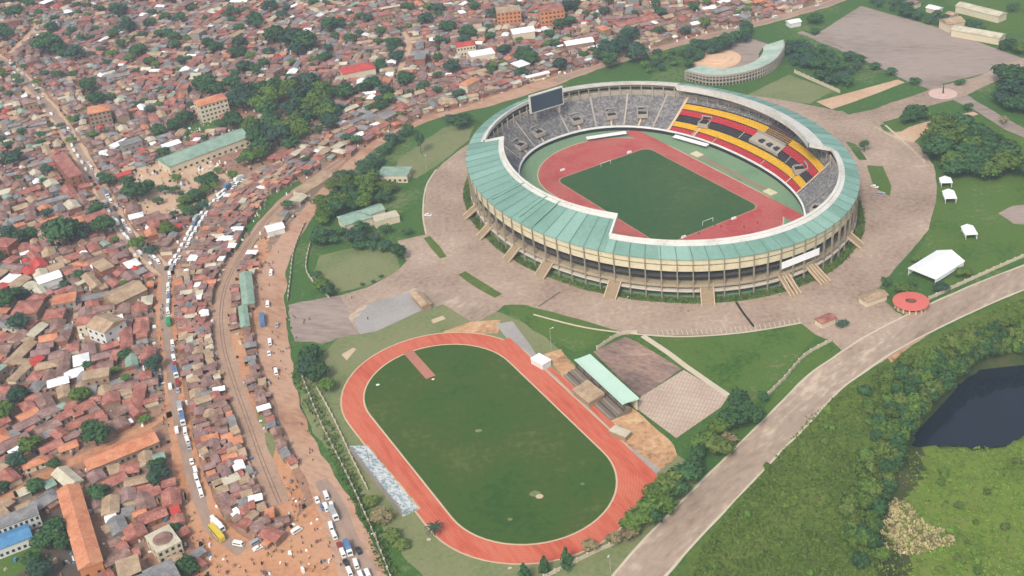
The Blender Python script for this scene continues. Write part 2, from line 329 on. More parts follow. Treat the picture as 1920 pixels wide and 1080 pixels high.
# terrain: one sheet to the horizon, dropping towards the pond on the right
xs = np.unique(np.concatenate([np.linspace(-6000, -1200, 9), np.linspace(-1200, 1200, 25), np.arange(-20, 330, 3.0), np.linspace(330, 900, 58), np.linspace(1200, 6000, 9)]))
ys = np.unique(np.concatenate([np.linspace(-400, 100, 5), np.linspace(120, 240, 20), np.arange(240, 640, 3.0), np.linspace(640, 1600, 11), np.linspace(1600, 8000, 9)]))
X, Y = np.meshgrid(xs, ys); Z = height(X, Y); nx, ny = len(xs), len(ys)
mb = MB(); mb.v = [tuple(map(float, q)) for q in zip(X.ravel(), Y.ravel(), Z.ravel())]
cx_ = .5 * (xs[1:] + xs[:-1]); cy_ = .5 * (ys[1:] + ys[:-1]); CX, CY = np.meshgrid(cx_, cy_); VD = verge_dist(CX, CY); LQ = poly_depth(CX, CY, LOWLAND)
for j in range(ny - 1):
    for i in range(nx - 1): mb.f.append((j * nx + i, j * nx + i + 1, (j + 1) * nx + i + 1, (j + 1) * nx + i)); mb.m.append(3 if -6 < LQ[j, i] < 8 else 2 if LQ[j, i] > 2 and CX[j, i] < 1200 else 1 if 3 < VD[j, i] < 150 else 0)
M['marsh'] = mat('marsh_grass', [lin(78, 98, 42, 0.58), lin(108, 134, 50, 0.58), lin(124, 148, 58, 0.58), lin(134, 140, 72, 0.58), lin(96, 112, 52, 0.58)], (.04, .5))
terrain = mb.build('terrain', [M['grass'], M['scrubsoil'], M['marsh'], mat('bank_soil', [lin(54, 62, 36, .58), lin(76, 88, 46, .58), lin(104, 92, 68, .58)], (.1, .6))]); terrain['kind'] = 'structure'
for p in terrain.data.polygons: p.use_smooth = True
sheet_w('pond_water', POND, M['water'], LOW - .7, 2.2, 2)

ROAD_MAIN = [(1610, -25, 12), (1560, 5, 11), (1400, 50, 10), (1280, 80, 10), (1190, 105, 10), (1100, 132, 9), (1040, 152, 15), (960, 178, 15), (900, 197, 11), (860, 208, 8), (790, 228, 8), (720, 262, 8), (680, 290, 9), (640, 330, 10), (600, 375, 11), (560, 420, 12), (530, 470, 14), (512, 520, 15), (507, 580, 16), (512, 640, 16), (524, 700, 13), (547, 780, 10), (572, 840, 10), (602, 900, 12), (632, 960, 15), (665, 1040, 17), (695, 1110, 17)]
ROAD_A = [(-60, 75, 10), (-10, 105, 10), (30, 135, 10), (60, 165, 11), (110, 225, 11), (150, 290, 11), (185, 350, 10), (225, 420, 10), (265, 470, 11), (310, 512, 12)]
ROAD_B = [(312, 515, 10), (345, 465, 9), (385, 400, 9), (440, 348, 9), (500, 312, 8)]
ROAD_C = [(312, 510, 10), (310, 590, 10), (316, 650, 9), (322, 700, 9), (332, 770, 10), (346, 840, 10), (362, 900, 10), (382, 960, 12), (412, 1005, 12), (455, 1035, 12)]
LANE_D = [(-30, 955, 6), (70, 900, 6), (145, 862, 6), (235, 822, 5), (325, 775, 5)]
LANE_E = [(745, 50, 5), (762, 70, 5), (766, 92, 5), (757, 115, 5), (748, 140, 4)]
LANE_F = [(-10, 20, 7), (40, 30, 7), (70, 42, 7), (55, 65, 6), (20, 100, 6)]
RAIL = [(640, 300, 6), (585, 338, 7), (520, 390, 8), (470, 450, 8), (430, 520, 9), (415, 580, 9), (420, 650, 9), (440, 720, 9), (465, 790, 9), (490, 860, 9), (525, 945, 9)]
slum_pix = [(-500, -75), (1660, -75)] + [(p[0], p[1]) for p in ROAD_MAIN] + [(-300, 1110)]
sheet('slum_ground', slum_pix, M['slum'], .02)
dz = [(430, 480), (505, 440), (500, 560), (480, 620), (482, 700), (520, 830), (570, 930), (545, 1010), (500, 900), (470, 800), (440, 700), (422, 600)]
sheet('dirt_verge', dz, M['dirt'], .04, 1.5)
sheet('dirt_yard', [(318, 840), (352, 815), (372, 905), (402, 975), (440, 1015), (520, 1008), (575, 955), (605, 930), (660, 1010), (690, 1110), (365, 1110), (372, 1040), (345, 990), (322, 900)], M['dirt'], .05, 1.5)
sheet('school_yard', [(215, 345), (300, 300), (330, 322), (390, 300), (440, 340), (385, 385), (300, 415), (260, 400)], M['dirtpale'], .05, 1.2)
sheet('school_lawn', [(330, 385), (385, 360), (395, 385), (355, 415)], M['lush'], .07, 1)
sheet('school_lawn', [(330, 240), (400, 215), (430, 235), (350, 265)], M['grass'], .07, 1)
sheet('railway_verge', [(455, 430), (500, 368), (560, 338), (575, 350), (520, 400), (482, 452), (450, 495), (425, 505)], M['grass'], .06, 1.2)
sheet('railway_verge', [(478, 755), (500, 760), (520, 830), (512, 870), (520, 900), (505, 890), (490, 830)], M['drygrass'], .06, 1)
sheet('empty_plot', [(60, 970), (140, 940), (160, 1010), (150, 1100), (-60, 1100), (-40, 1010)], mat('dark_soil', [lin(84, 76, 66), lin(110, 96, 84)], (.05, .5)), .05, 1)
sheet('back_garden', [(0, 1040), (70, 1010), (80, 1050), (20, 1085), (-30, 1085)], M['lush'], .07, 1)
ribbon('railway_bed', RAIL, M['rail_bed'], .08, amp=1)
M['roaddirt'] = mat('road_dirt', [lin(166, 122, 98, .68), lin(190, 146, 116, .68), lin(206, 166, 138, .68), lin(180, 142, 118, .68)], (.035, .4), stretch=((1, 3, 1), .9), contrast=1.2)
ribbon('dirt_road', ROAD_MAIN, M['roaddirt'], .10, amp=1.2)
ribbon('asphalt_road', [(p[0], p[1], p[2] * .5) for p in ROAD_MAIN if p[1] > 850], M['asphalt'], .13, amp=.8, seed=4)
ribbon('asphalt_road', [(p[0], p[1], p[2] * .6) for p in ROAD_MAIN if p[1] < 160], M['asphalt'], .13, amp=.5, seed=4)
for nm, r_, mm in (('market_road', ROAD_A, 'dirtpale'), ('market_road', ROAD_B, 'asphalt'), ('market_road', ROAD_C, 'dirt'), ('lane', LANE_D, 'dirt'), ('lane', LANE_E, 'dirtpale'), ('lane', LANE_F, 'dirtpale')): ribbon(nm, r_, M[mm], .12 + .01 * (mm == 'dirtpale'), amp=1.0)
ribbon('asphalt_road', [(p[0], p[1], 5) for p in ROAD_C], M['asphalt'], .15, amp=.8, seed=2)
ribbon('asphalt_road', [(p[0], p[1], 6) for p in ROAD_A], M['asphalt'], .16, amp=.8, seed=2)

# east side: apron round the stadium, lawns, lots, roads
APRON = [(890, 262), (850, 290), (818, 318), (799, 350), (793, 400), (799, 440), (745, 452), (762, 490), (740, 512), (690, 538), (640, 553), (545, 575), (545, 620), (560, 640), (640, 625), (700, 605), (830, 572), (890, 608), (935, 582), (945, 572), (1000, 590), (1100, 614), (1220, 628), (1300, 630), (1400, 622), (1500, 605), (1545, 618), (1580, 640), (1640, 615), (1680, 585), (1640, 548), (1700, 480), (1742, 430), (1757, 370), (1752, 310), (1722, 270), (1690, 250), (1650, 228), (1560, 206), (1500, 193), (1440, 183), (1250, 160), (1050, 175), (930, 215)]
sheet('stadium_apron', APRON, M['apron'], .10, .8)
sheet('forecourt', [(640, 600), (690, 565), (775, 540), (860, 555), (935, 585), (890, 606), (830, 572), (770, 585), (672, 628)], M['road'], .12, 2)
sheet('parking_pad', [(664, 603), (692, 570), (768, 548), (800, 578), (705, 622), (675, 627)], M['gravel'], .15)
sheet('market_ground', [(540, 572), (640, 552), (668, 628), (600, 645), (548, 640)], M['lot'], .13, 2)
sheet('park_lawn', [(600, 480), (700, 455), (745, 470), (748, 508), (690, 535), (635, 548), (585, 520)], M['drygrass'], .06, 1)
sheet('park_lawn', [(745, 300), (830, 240), (890, 228), (880, 262), (820, 310), (780, 335), (740, 325)], M['drygrass'], .06, 1)
sheet('lawn', [(945, 572), (985, 572), (1090, 600), (1165, 622), (1100, 655), (1078, 660), (1000, 620)], M['lush'], .12, .5)
sheet('lawn', [(1225, 632), (1310, 634), (1400, 627), (1500, 608), (1530, 628), (1480, 690), (1430, 750), (1390, 770), (1365, 740), (1290, 688)], M['lush'], .12, .5)
sheet('lawn', [(1170, 635), (1205, 632), (1282, 690), (1240, 680)], M['lush'], .115, .3)
sheet('lawn', [(1500, 680), (1540, 640), (1578, 640), (1570, 665), (1500, 725), (1430, 790), (1420, 780)], M['lush'], .11, .5)
sheet('lawn', [(1760, 330), (1800, 310), (1990, 300), (1990, 460), (1880, 500), (1760, 545), (1700, 500), (1735, 450)], M['lush'], .04, 1)
sheet('lawn', [(1700, 240), (1840, 215), (1990, 250), (1990, 310), (1800, 330), (1740, 300)], M['lush'], .045, 1)
sheet('lawn', [(1395, 180), (1480, 140), (1560, 170), (1520, 195), (1440, 183)], M['drygrass'], .05, 1)
sheet('lawn', [(1720, -40), (2000, -40), (2000, 70), (1860, 60), (1780, 10)], M['lush'], .05, 1)
sheet('bare_field', [(1870, 400), (1900, 385), (1990, 380), (1990, 425), (1900, 420)], M['lot'], .08, 1)
sheet('parking_lot', [(1526, 68), (1614, 11), (1760, 52), (1918, 110), (1885, 128), (1757, 160), (1690, 136), (1610, 101)], M['lot'], .09, .6)
ribbon('access_road', [(1990, 95, 12), (1920, 118, 13), (1850, 148, 14), (1780, 172, 22), (1720, 192, 18), (1660, 210, 24), (1590, 225, 30)], M['apron'], .12, amp=.8)
ribbon('access_road', [(1780, 172, 14), (1840, 205, 10), (1900, 240, 10), (1990, 280, 10)], M['lot'], .11, amp=.8)
ribbon('access_road', [(1780, 172, 14), (1700, 145, 8), (1640, 118, 5), (1560, 85, 5), (1500, 60, 5)], M['lot'], .105, amp=.8)
ribbon('brick_path', [(1545, 198, 16), (1610, 178, 13), (1690, 152, 7)], M['dirtpale'], .13)
ribbon('brick_path', [(1690, 262, 16), (1730, 240, 12), (1830, 212, 5)], M['dirtpale'], .13)
sheet('lawn', [(1575, 205), (1620, 185), (1700, 165), (1705, 178), (1640, 205), (1590, 215)], M['grass'], .14, .4)
sheet('lawn', [(1650, 235), (1690, 222), (1715, 232), (1690, 247), (1660, 247)], M['lush'], .14, .4)
sheet('lawn', [(1625, 310), (1655, 312), (1672, 350), (1668, 368), (1640, 352)], M['lush'], .14, .4)
sheet('lawn', [(1585, 265), (1605, 270), (1625, 300), (1610, 300)], M['grass'], .14, .4)
ribbon('lawn', [(866, 512, 5), (900, 535, 6), (935, 555, 5)], M['scrubsoil'], .14, amp=.3)
ribbon('lawn', [(800, 445, 4), (815, 462, 5), (832, 483, 4)], M['scrubsoil'], .14, amp=.3)
EAST = [(3600, 180, 17), (2700, 310, 17), (2150, 440, 17), (1920, 520, 17), (1800, 570, 17), (1720, 608, 19), (1650, 645, 20), (1590, 685, 18), (1540, 722, 17), (1480, 785, 17), (1420, 845, 17), (1343, 924, 17), (1260, 1010, 17), (1190, 1090, 17), (1120, 1180, 17), (1000, 1330, 17), (840, 1560, 17), (600, 2000, 17)]
ribbon('east_road', EAST, M['road'], .12, amp=.25)
el = line_w([(p[0], p[1]) for p in EAST])
for s_ in (-1, 1):
    e_ = []
    for i, p in enumerate(el):
        a, b = el[max(i - 1, 0)], el[min(i + 1, len(el) - 1)]; dx, dy = b[0] - a[0], b[1] - a[1]; l = math.hypot(dx, dy); e_.append((p[0] - dy / l * s_ * 8.6, p[1] + dx / l * s_ * 8.6, 1.0))
    ribbon('kerb', e_, M['pale'], .16, amp=.25, world=True)
ribbon('drain', [(1380, 566, 1.2), (1392, 585, 1.2), (1414, 613, 1.2)], M['dark'], .155); ribbon('drain', [(1010, 575, .7), (1050, 548, .7)], M['dconcrete'], .155)
sheet('road_shoulder', [(1660, 668), (1690, 640), (1730, 622), (1735, 632), (1700, 655), (1670, 680)], M['sand'], .10, .8)
sheet('gate_forecourt', [(1500, 606), (1545, 600), (1600, 590), (1650, 575), (1690, 590), (1700, 612), (1650, 640), (1600, 668), (1582, 660), (1560, 640), (1530, 628)], M['apron'], .135, .5)

# practice track (400 m) and the court area beside it
TC, TA = (-19.78, 439.02), -1.11956
def oval(c, a, rad, L=84.39, n=28):
    pts = []
    for e, s0 in ((1, -math.pi / 2), (-1, math.pi / 2)):
        for i in range(n + 1): t = s0 + math.pi * i / n; pts.append((e * L / 2 + rad * math.cos(t), rad * math.sin(t)))
    ca, sa = math.cos(a), math.sin(a); return [(c[0] + u * ca - v * sa, c[1] + u * sa + v * ca) for u, v in pts]
def loc2w(c, a, u, v): return (c[0] + u * math.cos(a) - v * math.sin(a), c[1] + u * math.sin(a) + v * math.cos(a))
sheet_w('practice_lawn', rough(oval(TC, TA, 62, 110), 3, 5), M['drygrass'], .05)
sheet('gravel_strip', [(930, 608), (962, 602), (1008, 668), (1048, 700), (1108, 768), (1168, 828), (1238, 880), (1222, 897), (1150, 845), (1070, 768), (1000, 700)], M['gravel'], .13, .4)
sheet('sand_heap_ground', [(1020, 665), (1052, 655), (1080, 690), (1120, 745), (1170, 755), (1195, 772), (1268, 835), (1270, 855), (1235, 885), (1190, 850), (1130, 790), (1070, 725)], M['sand'], .12, 1)
ribbon('red_strip', [(1030, 690, 3), (1090, 745, 3), (1150, 800, 3)], M['track'], .15, amp=.3)
sheet('sand_heap_ground', [(830, 622), (880, 605), (940, 600), (935, 625), (880, 628), (838, 632)], M['sand'], .11, 1)
sheet_w('track_edge', oval(TC, TA, 47.6), M['kerb'], .15)
sheet_w('running_track', oval(TC, TA, 46.9), M['track'], .17)
for px, py, r_, mm in ((1012, 931, 1.7, 'kerb'), (1004, 926, 2.4, 'drygrass'), (708, 722, 1.0, 'white'), (955, 974, 1.0, 'drygrass'), (1092, 908, .9, 'drygrass'), (898, 808, 1.6, 'drygrass'), (812, 712, .8, 'white'), (803, 1013, 1.0, 'pale'), (955, 1066, .9, 'pale')):
    x, y = P(px, py); sheet_w('worn_patch', rough([(x + r_ * math.cos(k * .785), y + r_ * .8 * math.sin(k * .785)) for k in range(8)], .5, .8), M[mm], .235 if mm != 'drygrass' else .228)
# straight chutes at both ends of the near straight
for u0, u1, va, vb in ((-60, -30, 37.5, 46.9), (20, 82, 37.5, 46.9)): sheet_w('running_track', [loc2w(TC, TA, *q) for q in ((u0, va), (u1, va), (u1, vb), (u0, vb))], M['track'], .175)
sheet_w('running_track', [loc2w(TC, TA, *q) for q in ((52, 46.9), (82, 46.9), (82, 40), (74, 25), (66, 22))], M['track'], .172)
sheet_w('track_edge', oval(TC, TA, 36.9), M['kerb'], .19)
sheet_w('practice_pitch', oval(TC, TA, 36.1), M['pitch'], .21)
ribbon('long_jump_runway', [(765, 660, 5), (790, 688, 5), (808, 708, 5)], mat('runway', [lin(176, 112, 94), lin(196, 134, 114)], (.1, .8)), .23)
def lanes(c, a, z, name, lw=.045):
    mb = MB()
    for k in range(9):
        q = oval(c, a, 36.7 + 1.22 * k); r_ = oval(c, a, 36.7 + lw + 1.22 * k); n = len(q); mb.add([(*p, z) for p in q] + [(*p, z) for p in r_], [(i, (i + 1) % n, n + (i + 1) % n, n + i) for i in range(n)])
    mb.build(name, M['kerb'])['kind'] = 'structure'
lanes(TC, TA, .2, 'lane_lines')
sheet('court', [(1112, 660), (1172, 632), (1192, 640), (1278, 692), (1202, 744), (1188, 735)], M['courtbrown'], .14)
def tile_mat():
    m = mat('court_tan', [lin(186, 160, 140), lin(204, 180, 160), lin(216, 194, 172)], (.06, .7)); t = m.node_tree; b = t.nodes['Principled BSDF']
    src = b.inputs['Base Color'].links[0].from_socket; br = t.nodes.new('ShaderNodeTexBrick'); br.offset = 0; br.inputs['Scale'].default_value = .16; br.inputs['Mortar Size'].default_value = .012
    br.inputs['Mortar'].default_value = lin(150, 126, 108); mp = t.nodes.new('ShaderNodeMapping'); mp.inputs['Rotation'].default_value = (0, 0, TA); g = t.nodes.new('ShaderNodeNewGeometry')
    t.links.new(g.outputs['Position'], mp.inputs[0]); t.links.new(mp.outputs[0], br.inputs['Vector']); t.links.new(src, br.inputs['Color1']); t.links.new(src, br.inputs['Color2']); t.links.new(br.outputs[0], b.inputs['Base Color']); return m
sheet('court', [(1202, 744), (1282, 694), (1365, 744), (1352, 764), (1268, 822), (1192, 765)], tile_mat(), .15)
ribbon('footpath', [(1205, 630, 3), (1250, 660, 3), (1290, 690, 3), (1365, 742, 3)], M['pale'], .16)
ribbon('kerb', [(1000, 590, 1.2), (1100, 615, 1.2), (1220, 629, 1.2), (1300, 631, 1.2), (1400, 623, 1.2), (1502, 606, 1.2)], M['pale'], .17)
ribbon('kerb', [(818, 318, .9), (799, 350, .9), (793, 400, .9), (799, 440, .9)], M['pale'], .17)
ribbon('kerb', [(1660, 235, 1.2), (1690, 262, 1.2), (1735, 305, 1.2)], M['pale'], .17)
tk = MB()
for i in range(30):
    t = i / 29; px = 1235 + t * 265; py = 630 - 22 * t ** 2.2; a = P(px, py - 1); b = P(px - 3, py - 11)
    d = (b[0] - a[0], b[1] - a[1]); l = math.hypot(*d); nx_, ny_ = -d[1] / l * .18, d[0] / l * .18
    tk.add([(a[0] - nx_, a[1] - ny_, .18), (a[0] + nx_, a[1] + ny_, .18), (b[0] + nx_, b[1] + ny_, .18), (b[0] - nx_, b[1] - ny_, .18)], [(3, 2, 1, 0)])
tk.build('bay_marking', M['pale'])['kind'] = 'structure'
for q in [(650, 668, 9), (735, 662, 0)]:
    pass
sheet('sand_pit', [(640, 665), (662, 652), (668, 655), (650, 676)], M['kerb'], .1); sheet('sand_pit', [(808, 600), (830, 592), (836, 598), (812, 607)], M['kerb'], .1)
sheet('bare_patch', [(1655, 985), (1690, 960), (1740, 945), (1760, 1010), (1720, 1040), (1670, 1030)], M['drygrass'], .03) if False else None

# ------------------------------------------------------------------ stadium
SCX, SCY, STH = 89.70, 652.57, -1.08137; EA, EB = 127.6, 102.4
stad = empty('stadium', (SCX, SCY, 0), STH, 'large oval stadium with teal roof ring, cream panelled facade and red running track', 'stadium'); landmark('the oval stadium', SCX, SCY)
def EP(ph, s=1.0): return (EA * s * math.cos(ph), EB * s * math.sin(ph))
def IP(ph):        # front wall of the stands
    c, s = math.cos(ph), math.sin(ph); e = 2 / 2.25
    return (100.5 * math.copysign(abs(c) ** e, c), 66.5 * math.copysign(abs(s) ** e, s))
def ring(mb, prof, phs, mi=0, closed=False):
    """sweep a profile (list of f(ph)->(x,y,z)) through angles"""
    n = len(prof); o = len(mb.v)
    for ph in phs: mb.v += [f(ph) for f in prof]
    k = len(phs)
    for i in range(k - (0 if closed else 1)):
        for j in range(n - 1):
            a, b = o + i * n + j, o + ((i + 1) % k) * n + j; mb.f.append((a, b, b + 1, a + 1)); mb.m.append(mi)
    return mb
def E(s, z): return lambda ph: (*EP(ph, s), z)
def arc(a, b, step=2.0): n = max(2, int(abs(b - a) / step) + 1); return [R(a + (b - a) * i / (n - 1)) for i in range(n)]
FULL = arc(-180, 178, 2)
ROWS = 24
def SP(ph, t):     # point on the raked seating, t 0 front .. 1 back
    a, b = IP(ph), EP(ph, .915); return (a[0] + (b[0] - a[0]) * t, a[1] + (b[1] - a[1]) * t, 2.6 + 15.4 * (t ** 1.08))
def rows(r0, r1, up=0.0):
    prof = []
    for r in range(r0, r1):
        z = 2.6 + 15.4 * ((r + 1) / ROWS) ** 1.08
        for t in (r / ROWS, (r + 1) / ROWS): prof.append((lambda t, z: lambda ph: (*SP(ph, t)[:2], z + up))(t, z))
    return prof
EAST_A, EAST_B = 57, 124
m_ = MB(); ring(m_, rows(0, ROWS), arc(EAST_B, 360 + EAST_A)); m_.build('seating_stand', M['seatgrey'], stad)['label'] = 'grey mottled seating tiers round the bowl'
for r0, r1, mm, lb in ((0, 4, 'redseat', 'front red seating band'), (4, 8, 'yellow', 'front yellow seating band'), (8, 12, 'blackseat', 'black seating band'), (12, 16, 'redseat', 'rear red seating band'), (16, 20, 'yellow', 'rear yellow seating band'), (20, 24, 'seatgrey', 'grey rearmost rows')):
    m_ = MB(); ring(m_, rows(r0, r1), arc(EAST_A, EAST_B)); m_.build('seat_band', M[mm], stad)['label'] = lb
# front wall, its shadowed entrances painted in as dark colour, and a white rail
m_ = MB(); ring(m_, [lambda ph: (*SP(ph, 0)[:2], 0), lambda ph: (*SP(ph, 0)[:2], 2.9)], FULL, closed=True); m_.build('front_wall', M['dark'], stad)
m_ = MB(); I2 = lambda k, z: (lambda ph: (IP(ph)[0] * k, IP(ph)[1] * k, z)); ring(m_, [I2(.994, 2.6), I2(.994, 3.5), I2(1.006, 3.5), I2(1.006, 2.6)], FULL, closed=True); m_.build('front_rail', M['white'], stad)
# aisles: pale stairs down the tiers; railings
for ph in [-147, -163, 176, 161, 146.5, 132, 124.3, 56.6, 44, 30, 12, -5, -20] + [113, 103, 96, 82, 74, 66]:
    a = R(ph); major = ph in (124.3, 56.6); m_ = MB(); n = 24; vs = []
    hw = .9 if major else .55
    t0, t1 = (0, 1)
    if 60 < ph < 120: t0, t1, hw = (0, .18, .35) if ph not in (96, 74) else (.33, .5, .35)
    for i in range(n + 1):
        t = t0 + (t1 - t0) * i / n; x, y, z = SP(a, t); dx, dy = -math.sin(a), math.cos(a); z += .95
        vs += [(x - dx * hw, y - dy * hw, z), (x + dx * hw, y + dy * hw, z)]
    m_.add(vs, [(2 * i, 2 * i + 1, 2 * i + 3, 2 * i + 2) for i in range(n)]); m_.build('aisle', M['kerb'] if major else M['concrete'], stad)
# entrances through the tiers
def vomitory(ph, t, w_=7.0, pink=False):
    a = R(ph); x, y, z = SP(a, t); ln = math.atan2(*reversed([EP(a)[0], EP(a)[1]])); o = MB(); T = (x, y, z, ln)
    o.box(-4, -3.2, -w_ / 2, w_ / 2, -1, 1.6, 0, T); o.box(-3.2, 3, -w_ / 2, -w_ / 2 + .7, -1, 2.2, 0, T); o.box(-3.2, 3, w_ / 2 - .7, w_ / 2, -1, 2.2, 0, T); o.box(3, 3.8, -w_ / 2, w_ / 2, -.5, 4.2, 0, T)
    q = o.build('entrance', M['concrete'], stad); h = MB(); h.box(-3.2, 3, -w_ / 2 + .7, w_ / 2 - .7, -.8, 1.35, 0, T); h.box(2.9, 2.98, -w_ / 2 + .7, w_ / 2 - .7, 1.35, 3.6, 0, T); h.build('opening', M['dark'], q)
    st = MB(); vs = []
    for i in range(9):
        tt = t * .85 * i / 8; x, y, z = SP(a, tt); dx, dy = -math.sin(a), math.cos(a); vs += [(x - dx * .6, y - dy * .6, z + 1.0), (x + dx * .6, y + dy * .6, z + 1.0)]
    st.add(vs, [(2 * i, 2 * i + 1, 2 * i + 3, 2 * i + 2) for i in range(8)]); st.build('aisle', M['kerb'], stad)
for ph, t in ((-170, .38), (170, .38), (153, .38), (139, .42), (-155, .36), (112, .42), (66, .42), (35, .4), (20, .4)): vomitory(ph, t)
# guests' box in the middle of the coloured stand
m_ = MB(); ring(m_, [lambda ph: (*SP(ph, .36)[:2], 8.0), lambda ph: (*SP(ph, .36)[:2], 9.9), lambda ph: (*SP(ph, .60)[:2], 12.6), lambda ph: (*SP(ph, .60)[:2], 14.2), lambda ph: (*SP(ph, .62)[:2], 14.2), lambda ph: (*SP(ph, .62)[:2], 12)], arc(79, 92, 1)); m_.build('guest_box', M['concrete'], stad)
m_ = MB(); ring(m_, rows(14, 24, .35), arc(79, 90, 1)); m_.build('guest_seating', mat('seat_maroon', [lin(96, 70, 70), lin(120, 96, 92)], (.3, 1.2)), stad)
for ph in (81, 84.5, 88): 
    x, y, z = SP(R(ph), .47); T = (x, y, z, R(ph)); o = MB(); o.box(-2, 2.2, -1.8, 1.8, .3, 2.2, 0, T); o.build('box_window', M['glass'], stad)
# back of the bowl, galleries and facade
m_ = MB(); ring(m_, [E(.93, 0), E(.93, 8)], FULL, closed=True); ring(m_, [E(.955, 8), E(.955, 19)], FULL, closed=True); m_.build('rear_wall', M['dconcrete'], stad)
m_ = MB(); ring(m_, [E(.915, 17.9), E(.915, 20.5), E(.925, 20.5)], FULL, closed=True); m_.build('upper_wall', M['concrete'], stad)
m_ = MB(); ring(m_, [E(.93, 6.6), E(.999, 6.6), E(.999, 8.1), E(.995, 8.1), E(.995, 7.4), E(.93, 7.4)], FULL, closed=True); m_.build('gallery', mat('gallery_tan', [lin(170, 152, 124), lin(188, 170, 142)], (.1, .8)), stad)
m_ = MB(); ring(m_, [E(.93, 4.0), E(1.003, 4.0), E(1.003, 4.9), E(.93, 4.9)], FULL, closed=True); m_.build('gallery', mat('gallery_pale', [lin(206, 194, 176), lin(220, 208, 190)], (.1, .8)), stad)
m_ = MB(); ring(m_, [E(.955, 12.0), E(.99, 12.0), E(.99, 12.6), E(.955, 12.6)], FULL, closed=True); m_.build('gallery', M['dconcrete'], stad)
for z0, z1, k in ((19.9, 23.3, 1.0), (15.8, 19.0, .997)):
    m_ = MB(); ring(m_, [E(k - .012, z0), E(k, z0), E(k + .001, z1), E(k - .012, z1)], FULL, closed=True); m_.build('cladding_band', M['cream'], stad)
m_ = MB(); ring(m_, [E(.985, 18.9), E(.985, 20)], FULL, closed=True); m_.build('band_recess', M['dark'], stad)
NC = 88; colm = MB(); colm.box(-.6, .45, -.3, .3, 0, 15.8); colm.box(.1, .7, -.26, .26, 15.8, 23.9); cme = colm.mesh('column', [M['column']])
for i in range(NC):
    ph = 2 * math.pi * i / NC; x, y = EP(ph, 1.0); link('column', cme, stad, (x, y, 0), math.atan2(y / EB ** 2, x / EA ** 2))
# roof ring: outward-falling teal sheets with a white parapet on the inner edge
RS = .24
def zr(ph, s): return 23.5 + RS * (1 - s) * math.hypot(*EP(ph))
def roofpt(s, dz): return lambda ph: (*EP(ph, s), zr(ph, s) + dz)
def roof_part(a0, a1, s0, s1, lab, par=1.5, low=.9, strip=.018, top='teal'):
    """inner edge s0 at a0 and s1 at a1; a white strip and parapet run along it"""
    phs = arc(a0, a1, 2); d = phs[-1] - phs[0]; si = lambda ph: s0 + (s1 - s0) * (ph - phs[0]) / d
    IR = lambda dz, ds=0: (lambda ph: (*EP(ph, si(ph) + ds), zr(ph, si(ph) + ds) + dz))
    m_ = MB(); ring(m_, [IR(0), roofpt(1.006, 0), roofpt(1.006, -.5), IR(-.9), IR(0)], phs)
    for e_ in (phs[0], phs[-1]):
        v = [IR(0)(e_), roofpt(1.006, 0)(e_), roofpt(1.006, -.5)(e_), IR(-.9)(e_)]; m_.add(v, [(0, 1, 2, 3)])
    step = 2 * math.pi / NC
    i = math.ceil(phs[0] / step)
    while i * step <= phs[-1]:                 # seams follow the column grid
        ph = i * step; h = .2 / math.hypot(*EP(ph)); vs = []
        for s in (si(ph) + .012, 1.004):
            for e_ in (-h, h): vs.append((*EP(ph + e_, s), zr(ph, s) + .1))
        if top == 'teal': m_.add(vs, [(0, 1, 3, 2)], 1)
        i += 1
    o = m_.build('roof', [M[top], M['tealdark'], M['teal_worn'] if top == 'teal' else M[top], M['teal_pale'] if top == 'teal' else M[top]], stad); o['label'] = lab; bay = {}
    for f_ in o.data.polygons:
        if f_.material_index == 0: b_ = int((math.atan2(f_.center.y / EB, f_.center.x / EA) % (2 * math.pi)) / step); f_.material_index = bay.setdefault(b_, rnd.choice([0, 0, 2, 3]))
    f = MB(); ring(f, [IR(-low, -.004), IR(par, -.004), IR(par, .008), IR(.2, .008), IR(.2, .008 + strip), IR(.05, .008 + strip)], phs); f.build('parapet', M['rim'], o)
    return si
roof_part(-135, -55.5, .80, .762, 'wide teal roof over the near main stand', 1.2)
roof_part(-55.5, 57, .895, .915, 'narrow teal roof round the near end', .8)
roof_part(57, 128, .80, .86, 'wide roof with broad white edge over the coloured seats', 1.4, 2.2, .075)
roof_part(128, 176, .955, .955, 'thin white cap over the far end', .3, 1.6, .02, 'rim')
roof_part(176, 225, .925, .91, 'narrow white edged roof beside the scoreboard', 1.2)
# roof ends: short parapet walls across the steps
for ph, sa, sb in ((-55.5, .762, .905), (57, .80, .915), (128, .86, .955), (225, .80, .91)):
    a = R(ph); p, q = EP(a, sa), EP(a, sb); za, zb = zr(a, sa), zr(a, sb); dx, dy = q[0] - p[0], q[1] - p[1]; l = math.hypot(dx, dy); nx_, ny_ = -dy / l * .6, dx / l * .6; m_ = MB()
    m_.add([(p[0] - nx_, p[1] - ny_, za - .9), (p[0] + nx_, p[1] + ny_, za - .9), (q[0] + nx_, q[1] + ny_, zb - .9), (q[0] - nx_, q[1] - ny_, zb - .9)] + [(p[0] - nx_, p[1] - ny_, za + 1.4), (p[0] + nx_, p[1] + ny_, za + 1.4), (q[0] + nx_, q[1] + ny_, zb + 1.0), (q[0] - nx_, q[1] - ny_, zb + 1.0)], [(0, 3, 2, 1), (4, 5, 6, 7), (0, 1, 5, 4), (1, 2, 6, 5), (2, 3, 7, 6), (3, 0, 4, 7)]); m_.build('roof_end', M['rim'], stad)
